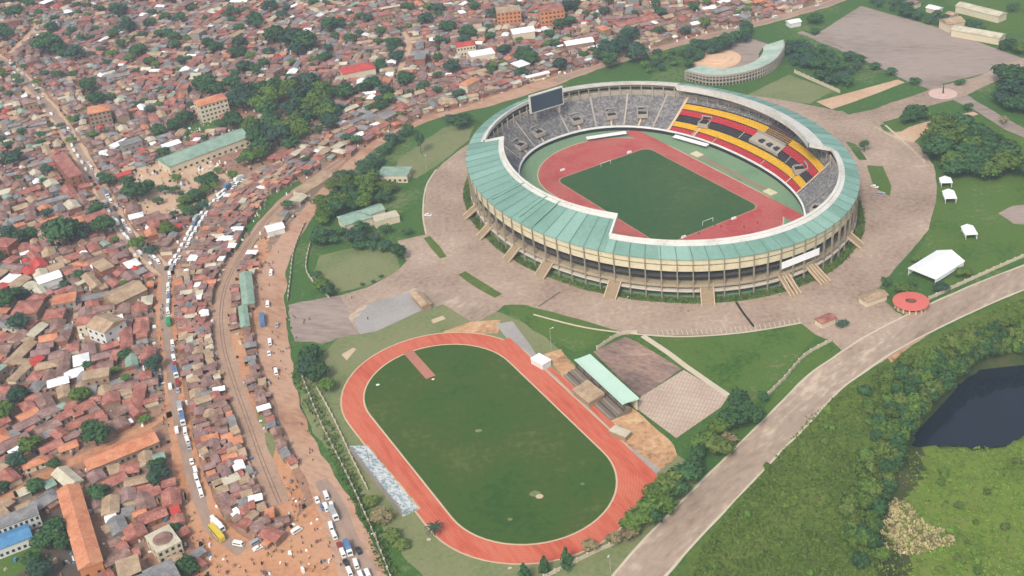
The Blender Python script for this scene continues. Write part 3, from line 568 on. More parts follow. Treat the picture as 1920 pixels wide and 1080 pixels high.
# rainwater pipes on the near roof
for ph, s0, s1 in ((-97, .80, .985), (-84, .80, .98), (-78, .79, .98)):
    a = R(ph); p = EP(a, s0); q = EP(a, s1); m_ = MB(); m_.tube((*p, zr(a, s0) + .7), (*q, zr(a, s1) + .7), .38); m_.tube((*p, zr(a, s0) + .7), (*EP(a + .01, s0 - .03), zr(a, s0) + 1.2), .38); m_.build('roof_pipe', M['teal_pale'], stad)
# posts from the back row to the roof
pm = MB(); pm.box(-.25, .25, -.3, .3, 0, 7.6); pme = pm.mesh('roof_post', [M['concrete']])
for i in range(NC):
    ph = 2 * math.pi * (i + .5) / NC; d = math.degrees(ph)
    if 55 < d < 245: x, y, z = SP(ph, .93); link('roof_post', pme, stad, (x, y, z), ph)
# stairways down to the apron
for ph, wd in ((-111, 6), (-99, 6), (-85, 6), (-73, 7), (-53, 7), (-29, 7), (-8, 2.6), (-6, 2.6), (1.5, 2.6), (3.5, 2.6), (24, 6)):
    a = R(ph); p, q = EP(a, .985), EP(a, 1.06); nrm = math.atan2(EA * math.sin(a), EB * math.cos(a)); L_ = 9.5 if wd > 3 else 13; top = 6.8; o = MB(); T = (*EP(a, .985), 0, nrm)
    n = 14
    for i in range(n): z1 = top * (1 - i / n); o.box(L_ * i / n, L_ * (i + 1) / n, -wd / 2 + .45, wd / 2 - .45, max(0, z1 - 1.2), z1, 0, T)
    for sgn in (-1, 1):
        y0, y1 = sorted((sgn * wd / 2, sgn * (wd / 2 - .45))); o.add([(0, y0, top - .4), (0, y1, top - .4), (L_, y1, 0), (L_, y0, 0), (0, y0, top + 1), (0, y1, top + 1), (L_, y1, .9), (L_, y0, .9)], [(0, 3, 2, 1), (4, 5, 6, 7), (0, 1, 5, 4), (1, 2, 6, 5), (2, 3, 7, 6), (3, 0, 4, 7)], 1, T)
    o.build('stairway', [mat('stair_tan', [lin(164, 144, 116), lin(184, 162, 132)], (.2, 1)), M['kerb']], stad)
# scoreboard on the far left rim
sb = MB(); sb.box(-.8, .8, -12.4, 12.4, 0, 12.2, 0); sb_o = sb.build('scoreboard', M['rim'], stad, (-106, -6, 22.5), R(-2)); q = MB(); q.box(.8, .92, -11.7, 11.7, .7, 11.5); q.build('screen', M['screen'], sb_o)
for yy in (-9, 9): q = MB(); q.box(-.5, .5, yy - .6, yy + .6, -5, 0); q.build('support', M['concrete'], sb_o)
# banner hung on the facade
bn = empty('banner', (SCX, SCY, 0), STH, 'white blank banner stretched across the stadium entrance', 'banner')
a0, a1 = R(-8.5), R(5); p, q = EP(a0, 1.012), EP(a1, 1.012); m_ = MB(); n_ = (q[1] - p[1], -(q[0] - p[0])); l = math.hypot(*n_); n_ = (n_[0] / l * .1, n_[1] / l * .1)
m_.add([(p[0], p[1], 11.4), (q[0], q[1], 11.4), (q[0], q[1], 15.4), (p[0], p[1], 15.4), (p[0] + n_[0], p[1] + n_[1], 11.4), (q[0] + n_[0], q[1] + n_[1], 11.4), (q[0] + n_[0], q[1] + n_[1], 15.4), (p[0] + n_[0], p[1] + n_[1], 15.4)], [(3, 2, 1, 0), (4, 5, 6, 7), (0, 1, 5, 4), (1, 2, 6, 5), (2, 3, 7, 6), (3, 0, 4, 7)]); m_.build('cloth', M['whitecloth'], bn)
# floor of the bowl
def S2W(u, v): return loc2w((SCX, SCY), STH, u, v)
sheet_w('stadium_floor', [S2W(*EP(R(i * 3), .99)) for i in range(120)], mat('apron_green', [lin(112, 142, 108), lin(128, 158, 122), lin(136, 160, 118)], (.04, .5)), .16)
sheet_w('planting_strip', [S2W(*EP(R(i * 3), 1.042)) for i in range(120)], M['scrubsoil'], .14, .8)
sheet_w('track_edge', oval((SCX, SCY), STH, 47.2), M['kerb'], .19); sheet_w('running_track', oval((SCX, SCY), STH, 46.4), M['track2'], .21)
for pts in (((-82, 36.8), (-40, 36.8), (-40, 46.4), (-82, 46.4)), ((40, 36.8), (80, 36.8), (80, 46.4), (40, 46.4))): sheet_w('running_track', [S2W(*p) for p in pts], M['track2'], .22)
lanes((SCX, SCY), STH, .228, 'lane_lines', .07)
fp = []
for sx, sy, b0 in ((1, 1, 0), (-1, 1, 90), (-1, -1, 180), (1, -1, 270)):
    for k in range(6): t = R(b0 + k * 18); fp.append((sx * 47.5 + 6 * math.cos(t), sy * 29 + 5.5 * math.sin(t)))
sheet_w('track_edge', [S2W(x * 1.02, y * 1.03) for x, y in fp], mat('track_border', [lin(176, 124, 104), lin(192, 142, 118)], (.1, 1)), .23); sheet_w('stadium_pitch', [S2W(*p) for p in fp], M['pitch_dark'], .25)
sheet_w('runway', [S2W(*p) for p in ((-30, 50), (42, 50), (42, 53), (-30, 53))], mat('runway_brown', [lin(150, 128, 106), lin(166, 142, 118)], (.1, .8)), .19)
for i, (px, py) in enumerate(((1307, 291), (1444, 362))):
    x, y = P(px, py); o = empty('landing_mat', (x, y, .16), STH, ('pale landing mat at the far end of the runway', 'pale landing mat at the near end of the runway')[i], 'landing mat', 'landing mats beside the stadium track'); m_ = MB(); m_.box(-3.6, 3.6, -2.4, 2.4, .05, .8); m_.build('pad', M['cream'], o)
for i, (px, py, lb) in enumerate(((1137, 255, 'long white shelter in front of the grey end stand'), (1295, 265, 'long white shelter in front of the coloured stand'))):
    x, y = P(px, py, 2); a = ang((1100, 260), (1175, 249)) if i == 0 else ang((1265, 258), (1318, 273)); o = empty('dugout', (x, y, .16), a, lb, 'dugout', 'team shelters on the pitch side'); m_ = MB(); m_.roof('mono', 26, 3, 2.1, .4, ov=.2); m_.build('roof', M['white'], o); m_ = MB(); m_.box(-13, 13, 1.2, 1.4, 0, 2.1); m_.build('back_wall', M['wall_grey'], o)
gf = MB()
for yy in (-3.66, 3.66): gf.tube((0, yy, 0), (0, yy, 2.44), .12)
gf.tube((0, -3.66, 2.44), (0, 3.66, 2.44), .12)
for i, u in enumerate((-50, 50)):
    x, y = S2W(u, 0); o = gf.build('goal', M['white'], None, (x, y, .25), STH); tag(o, ('white football goal at the scoreboard end of the pitch', 'white football goal at the near end of the pitch')[i], 'goal', 'goals on the stadium pitch')
for px, py in ((1055, 320), (1180, 287), (1376, 411), (1282, 446)):
    x, y = P(px, py); o = empty('advert_board', (x, y, .22), STH + 1.57); m_ = MB(); m_.box(-1.6, 1.6, -.5, .5, 0, 1.1, top=.8); m_.build('board', M['white'], o); later(o, 'small white board on the red stadium track', 'board', 'white boards on the track')

# ------------------------------------------------------------------ buildings
WIN = MB(); WIN.box(-.6, .6, -.06, .06, 0, 1.3); WIN_ME = WIN.mesh('window', [M['glass']])
DOOR = MB(); DOOR.box(-.5, .5, -.06, .06, 0, 2.05); DOOR_ME = DOOR.mesh('door', [mat('door_wood', [lin(88, 66, 54), lin(108, 84, 68)], (.3, 1))])
FOOT = []      # footprints (x, y, radius-ish boxes) that loose houses keep away from
def bld(p1, p2, W, h, kind, rm, wm, name, label, cat, rise=None, storeys=0, group=None, lm=None, nwin=6, name_roof='roof', shift=0, z0=0):
    """p1, p2: ends of the ridge as seen; W width, h eaves height in metres"""
    zt = h + .5 * (rise or 0); a, b = P(*p1, zt), P(*p2, zt); cx, cy = (a[0] + b[0]) / 2, (a[1] + b[1]) / 2; L = math.hypot(b[0] - a[0], b[1] - a[1]); an = math.atan2(b[1] - a[1], b[0] - a[0])
    rise = W * .18 if rise is None else rise
    o = empty(name, (cx, cy, z0), an, label, cat, group); m_ = MB(); m_.box(-L / 2, L / 2, -W / 2, W / 2, 0, h); m_.build('wall', M[wm], o)
    m_ = MB(); m_.roof(kind, L, W, h, rise, ov=.5 if kind != 'flat' else .15); m_.build(name_roof, M[rm], o)
    if storeys:
        for st in range(storeys):
            z = (h / storeys) * st + 1.0
            for k in range(nwin):
                for sgn in (-1, 1):
                    w_ = link('window', WIN_ME, o, (-L / 2 + L * (k + .5) / nwin, sgn * (W / 2 + .02), z)); w_.scale = (min(1.5, L / nwin * .42), 1, 1.1)
            for sx in (-1, 1):
                for k in range(2): w_ = link('window', WIN_ME, o, (sx * (L / 2 + .02), -W / 4 + k * W / 2, z), math.pi / 2)
    FOOT.append((cx, cy, an, L / 2 + 1.5, W / 2 + 1.5))
    if lm: landmark(lm, cx, cy)
    return o
B = bld
B((306, 306), (455, 250), 18, 6, 'gable', 'roof_green', 'wall_cream', 'school_hall', 'long pale green roofed school hall beside the big tree grove', 'hall', storeys=1, nwin=14, lm='the long school hall')
B((368, 195), (420, 180), 13, 13, 'hip', 'roof_orange', 'wall_cream', 'apartment_block', 'cream four-storey block with orange hipped roof left of the grove', 'apartment block', storeys=4, nwin=7, lm='the orange roofed apartment block')
B((165, 208), (205, 200), 15, 12, 'hip', 'roof_orange', 'wall_tan', 'apartment_block', 'tall tan building with orange hipped roof beside the upper market road', 'apartment block', storeys=4, nwin=5, lm='the tall orange hipped building')
B((110, 292), (142, 330), 9, 9, 'flat', 'roof_rust-red', 'wall_brick', 'brick_building', 'unfinished red brick building with rows of open windows', 'building', storeys=3, nwin=6, lm='the unfinished brick building')
B((182, 600), (215, 612), 14, 8, 'gable', 'roof_tan', 'wall_white', 'chapel', 'tall white walled house with tan roof in the crowded quarter', 'house', storeys=2, nwin=3, lm='the white walled tan roofed house')
B((160, 870), (290, 817), 11, 4, 'gable', 'roof_orange', 'wall_tan', 'market_hall', 'long brown-orange roofed shed beside the dirt lane', 'shed', storeys=1, nwin=12, lm='the long brown roofed shed')
B((128, 915), (170, 1060), 9, 6, 'gable', 'roof_orange', 'wall_orange', 'long_house', 'long bright orange-red roofed building at the empty plot', 'building', storeys=1, nwin=8, lm='the long orange-red building')
B((283, 1022), (328, 1000), 13, 6, 'flat', 'roof_cream', 'wall_cream', 'corner_building', 'cream corner building with round brown roof patch', 'building', storeys=2, nwin=4, lm='the cream corner building')
cb = bpy.data.objects['corner_building']; m_ = MB(); m_.cyl(0, 0, 6.4, 6.9, 4.2, 3.6, 16); m_.build('roof_disc', M['roof_brown'], cb)
B((-10, 1020), (55, 995), 9, 5, 'gable', 'roof_blue', 'wall_white', 'blue_roofed_house', 'house with striped blue roof in the corner garden', 'house', storeys=1, lm='the blue roofed house')
B((-10, 985), (70, 955), 8, 6, 'flat', 'roof_grey', 'wall_white', 'terrace_building', 'white two-storey terrace with flat grey roof', 'building', storeys=2, nwin=8)
B((70, 527), (112, 513), 9, 4, 'gable', 'roof_white', 'wall_white', 'white_roofed_house', 'house with bright white roof among rust roofs', 'house', lm='the bright white roof')
B((28, 578), (75, 574), 14, 5, 'hip', 'roof_rust-red', 'wall_tan', 'villa', 'large red-brown hipped villa in a walled yard', 'villa', lm='the red-brown hipped villa')
B((85, 590), (120, 585), 10, 5, 'hip', 'roof_rust-red', 'wall_tan', 'villa', 'smaller red-brown hipped villa joining the large one', 'villa')
B((205, 562), (262, 535), 15, 4, 'gable', 'roof_tan', 'wall_tan', 'workshop', 'large yellow-brown roofed workshop left of the market junction', 'workshop', lm='the yellow-brown workshop')
B((460, 512), (466, 570), 6, 4, 'gable', 'roof_green', 'wall_tan', 'market_shed', 'long pale green market shed beside the main dirt road', 'shed', lm='the pale green market shed')
B((455, 575), (460, 612), 4, 4, 'gable', 'roof_green', 'wall_tan', 'market_shed', 'narrow pale green shed at the end of the market row', 'shed')
B((560, 360), (615, 325), 10, 3.5, 'gable', 'roof_tan', 'wall_cream', 'roadside_store', 'tan roofed store on the verge of the main road', 'store', lm='the tan roadside store')
B((640, 134), (700, 122), 14, 6, 'hip', 'roof_red', 'wall_cream', 'red_roofed_house', 'large bright red roofed house at the far trees', 'house', lm='the bright red roof')
B((868, 160), (892, 147), 8, 5, 'hip', 'roof_orange', 'wall_cream', 'bungalow', 'small orange hipped bungalow beside the bending main road', 'bungalow', lm='the orange bungalow')
B((880, 103), (925, 95), 12, 5, 'flat', 'roof_white', 'wall_cream', 'warehouse', 'white flat roofed warehouse beyond the main road', 'warehouse', lm='the white flat warehouse')
B((855, 85), (890, 80), 9, 8, 'hip', 'roof_red', 'wall_cream', 'house', 'cream house with red hipped roof next to the white warehouse', 'house', storeys=2)
B((930, 20), (975, 15), 14, 13, 'flat', 'roof_tan', 'wall_orange', 'apartment_block', 'tall orange-brown block with flat tan top far up the hill', 'apartment block', storeys=4, lm='the tall orange-brown block')
B((1010, 18), (1055, 12), 14, 14, 'flat', 'roof_rust-red', 'wall_orange', 'apartment_block', 'tall orange-walled block right of its flat topped neighbour', 'apartment block', storeys=4)
B((960, 60), (1000, 54), 12, 6, 'gable', 'roof_white', 'wall_cream', 'warehouse', 'white gabled warehouse below the tall orange blocks', 'warehouse', lm='the white gabled warehouse')
B((1060, 82), (1110, 74), 10, 5, 'gable', 'roof_white', 'wall_tan', 'warehouse', 'long white roofed store near the distant dark trees', 'warehouse', lm='the long white store')
B((1155, 48), (1230, 30), 10, 4, 'gable', 'roof_rust-red', 'wall_cream', 'long_house', 'long rust-red roof near the highway top', 'building', lm='the long rust-red highway roof')
B((1790, 52), (1880, 68), 10, 5, 'gable', 'roof_cream', 'wall_cream', 'shed', 'long cream shed past the bare parking lot', 'shed', lm='the long cream shed')
B((1800, 8), (1880, 28), 10, 5, 'gable', 'roof_cream', 'wall_cream', 'shed', 'farther long cream shed on the green field', 'shed', lm='the farther cream shed')
B((1770, 42), (1800, 36), 12, 6, 'gable', 'roof_tan', 'wall_cream', 'shed', 'short tan shed at the head of the long cream shed', 'shed')
B((1705, 2), (1722, 6), 7, 3.5, 'gable', 'roof_dusty pink', 'wall_cream', 'cottage', 'dusty pink roofed cottage at the far edge of the parking lot', 'cottage')
B((1742, 12), (1762, 17), 7, 3.5, 'gable', 'roof_white', 'wall_cream', 'cottage', 'white roofed cottage at the far edge of the parking lot', 'cottage')
B((1778, 24), (1792, 28), 6, 3.5, 'gable', 'roof_tan', 'wall_cream', 'cottage', 'tan roofed cottage before the long cream sheds', 'cottage')
B((1478, 42), (1498, 38), 7, 3.5, 'gable', 'roof_white', 'wall_white', 'cottage', 'white roofed cottage where the highway meets the lot lane', 'cottage')
B((712, 322), (768, 322), 13, 4.5, 'flat', 'roof_green', 'wall_cream', 'pavilion', 'cream pavilion with flat pale green roof on the park lawn', 'pavilion', storeys=1, lm='the flat green roofed pavilion')
B((640, 415), (690, 400), 13, 5, 'hip', 'roof_green', 'wall_cream', 'office_house', 'cream house with pale green hipped roof among park trees', 'house', lm='the green hipped office')
B((680, 400), (715, 388), 9, 5, 'gable', 'roof_green', 'wall_cream', 'office_house', 'narrow pale green gabled house wing beside the green hipped one', 'house')
B((700, 412), (745, 400), 8, 4, 'flat', 'roof_cream', 'wall_cream', 'annex', 'low cream flat annex beside the apron', 'annex')
B((250, 1100), (330, 1065), 12, 7, 'flat', 'roof_grey', 'wall_tan', 'parapet_building', 'grey flat roofed building with curved parapet at the dirt yard', 'building')
B((220, 1072), (262, 1058), 12, 7, 'flat', 'roof_tan', 'wall_orange', 'parapet_building', 'tan flat roofed building next to the curved parapet one', 'building')
B((305, 275), (335, 265), 7, 4, 'gable', 'roof_white', 'wall_white', 'classroom', 'white classroom block next to the school hall', 'classroom')
B((210, 275), (238, 262), 7, 4, 'gable', 'roof_white', 'wall_white', 'shop', 'white roofed shop right of the tall orange hipped building', 'shop')
B((485, 218), (508, 212), 5, 4, 'gable', 'roof_cream', 'wall_cream', 'chapel', 'small cream roof enclosed by the dark grove', 'house', lm='the small roof in the grove')
B((100, 640), (250, 565), 4, 3, 'mono', 'roof_grey', 'wall_grey', 'lean_to', 'long narrow grey lean-to running through the crowded quarter', 'lean-to') if False else None
B((500, 430), (530, 422), 8, 3.5, 'gable', 'roof_white', 'wall_white', 'kiosk', 'white roofed kiosk by the railway verge', 'kiosk')
B((780, 550), (800, 572), 5, 3, 'gable', 'roof_tan', 'wall_tan', 'gatehouse', 'long tan roofed gatehouse at the parking pad', 'gatehouse', lm='the tan gatehouse')
B((1535, 603), (1560, 592), 5, 3, 'gable', 'roof_rust-red', 'wall_cream', 'ticket_booth', 'rust roofed ticket booth left of the eastern gate', 'booth')
B((1618, 562), (1656, 548), 6, 3, 'gable', 'roof_tan', 'wall_cream', 'ticket_booth', 'tan roofed ticket booth beside the round kiosk', 'booth', lm='the tan ticket booth')
B((1003, 668), (1025, 680), 5.5, 3, 'flat', 'roof_white', 'wall_white', 'container', 'white container beside the practice track', 'container', lm='the white container')
B((1148, 803), (1178, 815), 4.5, 2.6, 'flat', 'roof_cream', 'wall_tan', 'container', 'pale pink container on the sandy ground', 'container', lm='the pale container')
B((1088, 725), (1118, 748), 8, 3.2, 'mono', 'roof_tan', 'wall_tan', 'store_room', 'tan store room in front of the practice stand', 'store room')

# practice stand: pale green roof on posts over terraces
a = P(1092, 668, 7); b = P(1182, 750, 7); an = math.atan2(b[1] - a[1], b[0] - a[0]); L = math.hypot(b[0] - a[0], b[1] - a[1]); cxy = ((a[0] + b[0]) / 2, (a[1] + b[1]) / 2)
o = empty('grandstand', (*cxy, 0), an, 'small grandstand with long pale green roof beside the courts', 'grandstand'); landmark('the pale green practice stand', *cxy)
m_ = MB(); m_.roof('mono', L, 8, 6.4, -1.0, ov=.4); m_.build('roof', mat('roof_mint', [lin(196, 226, 204), lin(210, 236, 216)], (.1, .8)), o)
m_ = MB()
for k in range(5): m_.box(-L / 2, L / 2, -11 + k * 2.2, -11 + (k + 1) * 2.2, 0, .6 + k * .6)
m_.build('terrace', mat('terrace_worn', [lin(120, 106, 94), lin(150, 134, 120)], (.2, 1)), o); m_ = MB(); m_.box(-L / 2, L / 2, 3.2, 3.6, 0, 6.3); m_.build('back_wall', M['wall_cream'], o)
pm = MB(); pm.box(-.15, .15, -.15, .15, 2, 6.4); pme = pm.mesh('post', [M['steel']])
for k in range(7): link('post', pme, o, (-L / 2 + L * k / 6, -3.6, 0))
for k in range(5): m_ = MB(); m_.box(-L / 2, L / 2, -10.6 + k * 2.2, -10.1 + k * 2.2, .6 + k * .6, 1.0 + k * .6); m_.build('bench', M['dconcrete'] if k % 2 else M['column'], o)
# open bleachers on the left of the practice track
a = P(672, 835, 2); b = P(770, 955, 2); an = math.atan2(b[1] - a[1], b[0] - a[0]); L = math.hypot(b[0] - a[0], b[1] - a[1])
o = empty('bleacher', ((a[0] + b[0]) / 2, (a[1] + b[1]) / 2, 0), an, 'open bleacher of pale mottled seats along the practice track', 'bleacher'); landmark('the pale bleacher', o.location.x, o.location.y)
m_ = MB()
for k in range(8): m_.box(-L / 2, L / 2, 3.6 - (k + 1) * .95, 3.6 - k * .95, 0, .4 + k * .42)
m_.build('tier', M['seatpale'], o); m_ = MB(); m_.box(-L / 2, L / 2, 3.6, 4.4, 0, .5); m_.build('front_walk', M['sand'], o); m_ = MB(); m_.box(-L / 2, L / 2, -4.4, -4.05, 0, 4.2); m_.build('back_wall', M['wall_grey'], o)

# marquees
def marquee(px, py, L, W, h, an, label, ngab, lm=None):
    x, y = P(px, py, h * .5); o = empty('marquee', (x, y, 0), an, label, 'marquee', 'white marquees on the east lawn'); m_ = MB(); seg = L / ngab
    for k in range(ngab):
        T = (-L / 2 + seg * (k + .5), 0, 0, 0); r_ = MB()
        if ngab == 1: m_.roof('gable', L, W, h, W * .22, ov=.3)
        else: m_.add([(-seg / 2, -W / 2, h), (seg / 2, -W / 2, h), (seg / 2, W / 2, h), (-seg / 2, W / 2, h), (0, 0, h + W * .35)], [(0, 1, 4), (1, 2, 4), (2, 3, 4), (3, 0, 4), (3, 2, 1, 0)], 0, T)
    m_.build('canopy', M['whitecloth'], o); m_ = MB(); m_.box(-L / 2, L / 2, W / 2 - .1, W / 2, .3, h); m_.box(-L / 2, L / 2, -W / 2, -W / 2 + .1, h * .45, h); m_.build('side_cloth', M['whitecloth'], o)
    pm = MB(); pm.cyl(0, 0, 0, h, .12, n=6); pme = pm.mesh('pole', [M['white']])
    for k in range(ngab + 1):
        for s in (-1, 1): link('pole', pme, o, (-L / 2 + seg * k, s * (W / 2 - .2), 0))
    FOOT.append((x, y, an, L / 2 + 2, W / 2 + 2))
    if lm: landmark(lm, x, y)
marquee(1755, 503, 24, 16, 4, ang((1715, 515), (1775, 478)), 'largest white marquee beside the round kiosk', 1, 'the largest marquee')
marquee(1817, 437, 9, 6, 3, ang((1812, 425), (1826, 450)), 'small white marquee alone on the east lawn', 1, 'the lone small marquee')
marquee(1780, 370, 9, 6, 3, ang((1775, 358), (1785, 384)), 'small white marquee nearer of the pair by dark trees', 1, 'the paired small marquees')
marquee(1773, 343, 6, 6, 3, ang((1775, 358), (1785, 384)), 'peaked white marquee farther of the pair by dark trees', 1)

# round kiosk with an open ring roof
x, y = P(1708, 565, 3); o = empty('round_kiosk', (x, y, 0), 0, 'round kiosk with ring shaped coral-red roof beside the east road', 'kiosk'); landmark('the round red kiosk', x, y)
def lathe(prof, n=40, mi=0):
    m_ = MB(); k = len(prof)
    for i in range(n):
        t = 2 * math.pi * i / n; m_.v += [(r * math.cos(t), r * math.sin(t), z) for r, z in prof]
    for i in range(n):
        for j in range(k - 1): m_.f.append((i * k + j, ((i + 1) % n) * k + j, ((i + 1) % n) * k + j + 1, i * k + j + 1)); m_.m.append(mi)
    return m_
lathe([(2.6, 3.6), (8.6, 3.3), (8.7, 2.9), (2.5, 3.1), (2.6, 3.6)]).build('roof', mat('roof_coral', [lin(214, 108, 98), lin(228, 124, 112)], (.2, 1)), o); lathe([(7.6, 0), (7.6, 1.4), (7.3, 1.4), (7.3, 0)]).build('wall', M['wall_tan'], o); lathe([(2.4, 0), (2.4, 3)]).build('inner_wall', M['wall_brick'], o); lathe([(7.2, .2), (7.2, 2.9)]).build('opening', M['dark'], o)
pm = MB(); pm.box(-.3, .3, -.3, .3, 0, 2.95); pme = pm.mesh('pillar', [M['wall_cream']])
for k in range(16): t = 2 * math.pi * k / 16; link('pillar', pme, o, (7.55 * math.cos(t), 7.55 * math.sin(t), 0), t)
m_ = MB(); m_.cyl(0, 0, 0, .3, 2.2, n=12); 
for k in range(5): m_.cyl(rnd.uniform(-1, 1), rnd.uniform(-1, 1), .3, rnd.uniform(.8, 1.5), .6, .2, 6)
m_.build('planter', M['leaf_olive'], o)

# crescent arena behind the stadium
ax, ay = P(1362, 118); arena = empty('arena', (ax, ay, 0), 0, 'crescent shaped arcaded arena building with faded teal roof behind the stadium', 'arena'); landmark('the crescent arena', ax, ay)
e_pts = [P(*p) for p in [(1285, 150), (1330, 160), (1380, 157), (1425, 145), (1455, 128), (1470, 105), (1468, 92)]]
cpts = smooth(e_pts, 8); cen = P(1372, 112)
def cpt(i, k, z):
    x, y = cpts[i]; return (cen[0] + (x - cen[0]) * k - ax, cen[1] + (y - cen[1]) * k - ay, z)
def cring(prof, mi=0, m_=None):
    m_ = m_ or MB(); n = len(prof); o0 = len(m_.v)
    for i in range(len(cpts)): m_.v += [cpt(i, k, z) for k, z in prof]
    for i in range(len(cpts) - 1):
        for j in range(n - 1): a_ = o0 + i * n + j; m_.f.append((a_, a_ + n, a_ + n + 1, a_ + 1)); m_.m.append(mi)
    return m_
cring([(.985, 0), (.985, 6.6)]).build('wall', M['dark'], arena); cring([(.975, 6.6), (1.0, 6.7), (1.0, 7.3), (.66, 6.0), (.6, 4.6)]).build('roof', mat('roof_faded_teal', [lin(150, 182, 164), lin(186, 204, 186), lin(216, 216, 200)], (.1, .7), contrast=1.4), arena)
cring([(.6, 4.6), (.52, 0)]).build('inner_terrace', M['scrubsoil'], arena)
for z0, z1 in ((4.4, 5.2), (1.8, 2.6), (6.3, 7.4)): cring([(.98, z0), (1.005, z0), (1.005, z1), (.98, z1)]).build('parapet', M['concrete'], arena)
pm = MB(); pm.box(-.4, .4, -.35, .35, 0, 6.5); pme = pm.mesh('pier', [M['concrete']])
for i in range(0, len(cpts), 1): link('pier', pme, arena, cpt(i, 1.0, 0), math.atan2(cpts[i][1] - cen[1], cpts[i][0] - cen[0]))
x, y = P(1343, 112); o = empty('stage', (x, y, 0), 0, 'round sandy pink stage platform inside the crescent arena', 'stage'); lathe([(0, 2.6), (7, 2.6), (7.2, 2.0), (12, 1.9), (12.2, 1.2), (18, 1.0), (18.4, 0)]).build('platform', mat('stage_pink', [lin(226, 178, 142), lin(240, 206, 172)], (.1, .6)), o)
sheet('arena_ground', [(1295, 112), (1340, 85), (1400, 70), (1450, 85), (1455, 110), (1420, 140), (1370, 150), (1310, 145)], M['lot'], .1, 1)
# roundabout fountain
x, y = P(1768, 176); o = empty('fountain', (x, y, 0), 0, 'round pink paved fountain in the roundabout', 'fountain'); landmark('the roundabout fountain', x, y)
lathe([(0, .5), (3, .5), (3.1, .3), (9, .25), (9.1, 0)]).build('basin', mat('fountain_pink', [lin(214, 176, 162), lin(232, 200, 188)], (.3, 1)), o); m_ = MB(); m_.cyl(0, 0, .5, 6, .6, .3, 8); m_.build('pillar', M['dconcrete'], o)

# railway rails
o = empty('railway_track', (0, 0, 0), 0, 'dusty single railway line curving past the market stalls', 'railway'); rp = line_w(RAIL)
for off in (-.72, .72):
    m_ = MB(); vs = []
    for i, p in enumerate(rp):
        a, b = rp[max(i - 1, 0)], rp[min(i + 1, len(rp) - 1)]; dx, dy = b[0] - a[0], b[1] - a[1]; l = math.hypot(dx, dy); nx_, ny_ = -dy / l, dx / l
        for k, z in ((-.06, .08), (-.06, .26), (.06, .26), (.06, .08)): vs.append((p[0] + nx_ * (off + k), p[1] + ny_ * (off + k), z))
    m_.add(vs, [(4 * i + j, 4 * i + 4 + j, 4 * i + 5 + j, 4 * i + 1 + j) for i in range(len(rp) - 1) for j in range(3)]); m_.build('rail', M['steel'], o)

# ------------------------------------------------------------------ boundary walls and fences
pil = MB(); pil.box(-.22, .22, -.22, .22, 0, 2.2); PIL_ME = pil.mesh('pillar', [M['pale']])
def wall(pix, label, h=1.9, mm='pale', step=5.0, thick=.22, name='boundary_wall', cat='wall'):
    pts = line_w([(p[0], p[1]) for p in pix]); o = empty(name, (*pts[0][:2], 0), 0, label, cat); x0, y0 = pts[0][:2]; m_ = MB(); acc = 0; pl = []
    for a, b in zip(pts, pts[1:]):
        d = math.hypot(b[0] - a[0], b[1] - a[1]); an = math.atan2(b[1] - a[1], b[0] - a[0]); m_.box(0, d, -thick / 2, thick / 2, 0, h, 0, (a[0] - x0, a[1] - y0, 0, an))
        while acc < d: pl.append((a[0] + (b[0] - a[0]) * acc / d - x0, a[1] + (b[1] - a[1]) * acc / d - y0, an)); acc += step
        acc -= d
    m_.build('panel', M[mm], o)
    for x, y, an in pl[:100]: link('pillar', PIL_ME, o, (x, y, 0), an).scale = (1.6, 1.6, (h + .3) / 2.2)
    return o
wall([(1020, 1085), (1060, 1065), (1110, 1040), (1160, 1018)], 'pale panel wall in front of the practice track bend')
wall([(1430, 752), (1470, 712), (1510, 668), (1560, 640)], 'pale panel wall between lawn and eastern road')
wall([(1742, 562), (1800, 535), (1860, 508), (1920, 482), (1990, 455)], 'pale panel wall between east lawn and road')
wall([(1120, 655), (1160, 630), (1195, 625)], 'pale wall at the head of the brown court')
wall([(588, 440), (575, 490), (580, 520), (618, 560)], 'pale wall winding beside the park lawn', 1.6)
wall([(572, 420), (552, 470), (545, 520), (540, 565)], 'thin pale fence along the main road bend', 1.4, 'concrete')
wall([(595, 730), (625, 785), (660, 860), (690, 920)], 'thin pale fence left of the pale bleacher', 1.4)
wall([(560, 690), (600, 790), (650, 890), (700, 1000), (735, 1090)], 'long pale fence along the drain beside the dirt road', 1.2, 'concrete')
wall([(1490, 137), (1530, 155), (1575, 175)], 'pale colonnade wall behind the stadium lawn', 2.4)
wall([(1640, 240), (1690, 268), (1735, 305)], 'curved pale wall on the apron edge by dark trees', 1.2)

# ------------------------------------------------------------------ loose houses, shacks and stalls of the quarter
def ribs(r): return [(p[0], p[1], p[2]) for p in line_w(r)]
ROADS_W = [ribs(r) for r in (ROAD_MAIN, ROAD_A, ROAD_B, ROAD_C, LANE_D, LANE_E, LANE_F, RAIL)]
RSEG = [(a[0], a[1], b[0], b[1], max(a[2], b[2]) / 2, math.atan2(b[1] - a[1], b[0] - a[0])) for r in ROADS_W for a, b in zip(r, r[1:])]
RS_ = np.array(RSEG)
def road_gap(x, y):
    dx = RS_[:, 2] - RS_[:, 0]; dy = RS_[:, 3] - RS_[:, 1]; t = np.clip(((x - RS_[:, 0]) * dx + (y - RS_[:, 1]) * dy) / (dx * dx + dy * dy + 1e-9), 0, 1)
    d = np.hypot(x - RS_[:, 0] - t * dx, y - RS_[:, 1] - t * dy) - RS_[:, 4]; i = int(np.argmin(d)); return d[i], RS_[i, 5]
GROVE = [(432, 200), (470, 168), (560, 160), (640, 185), (632, 240), (560, 272), (520, 300), (470, 300), (440, 262)]
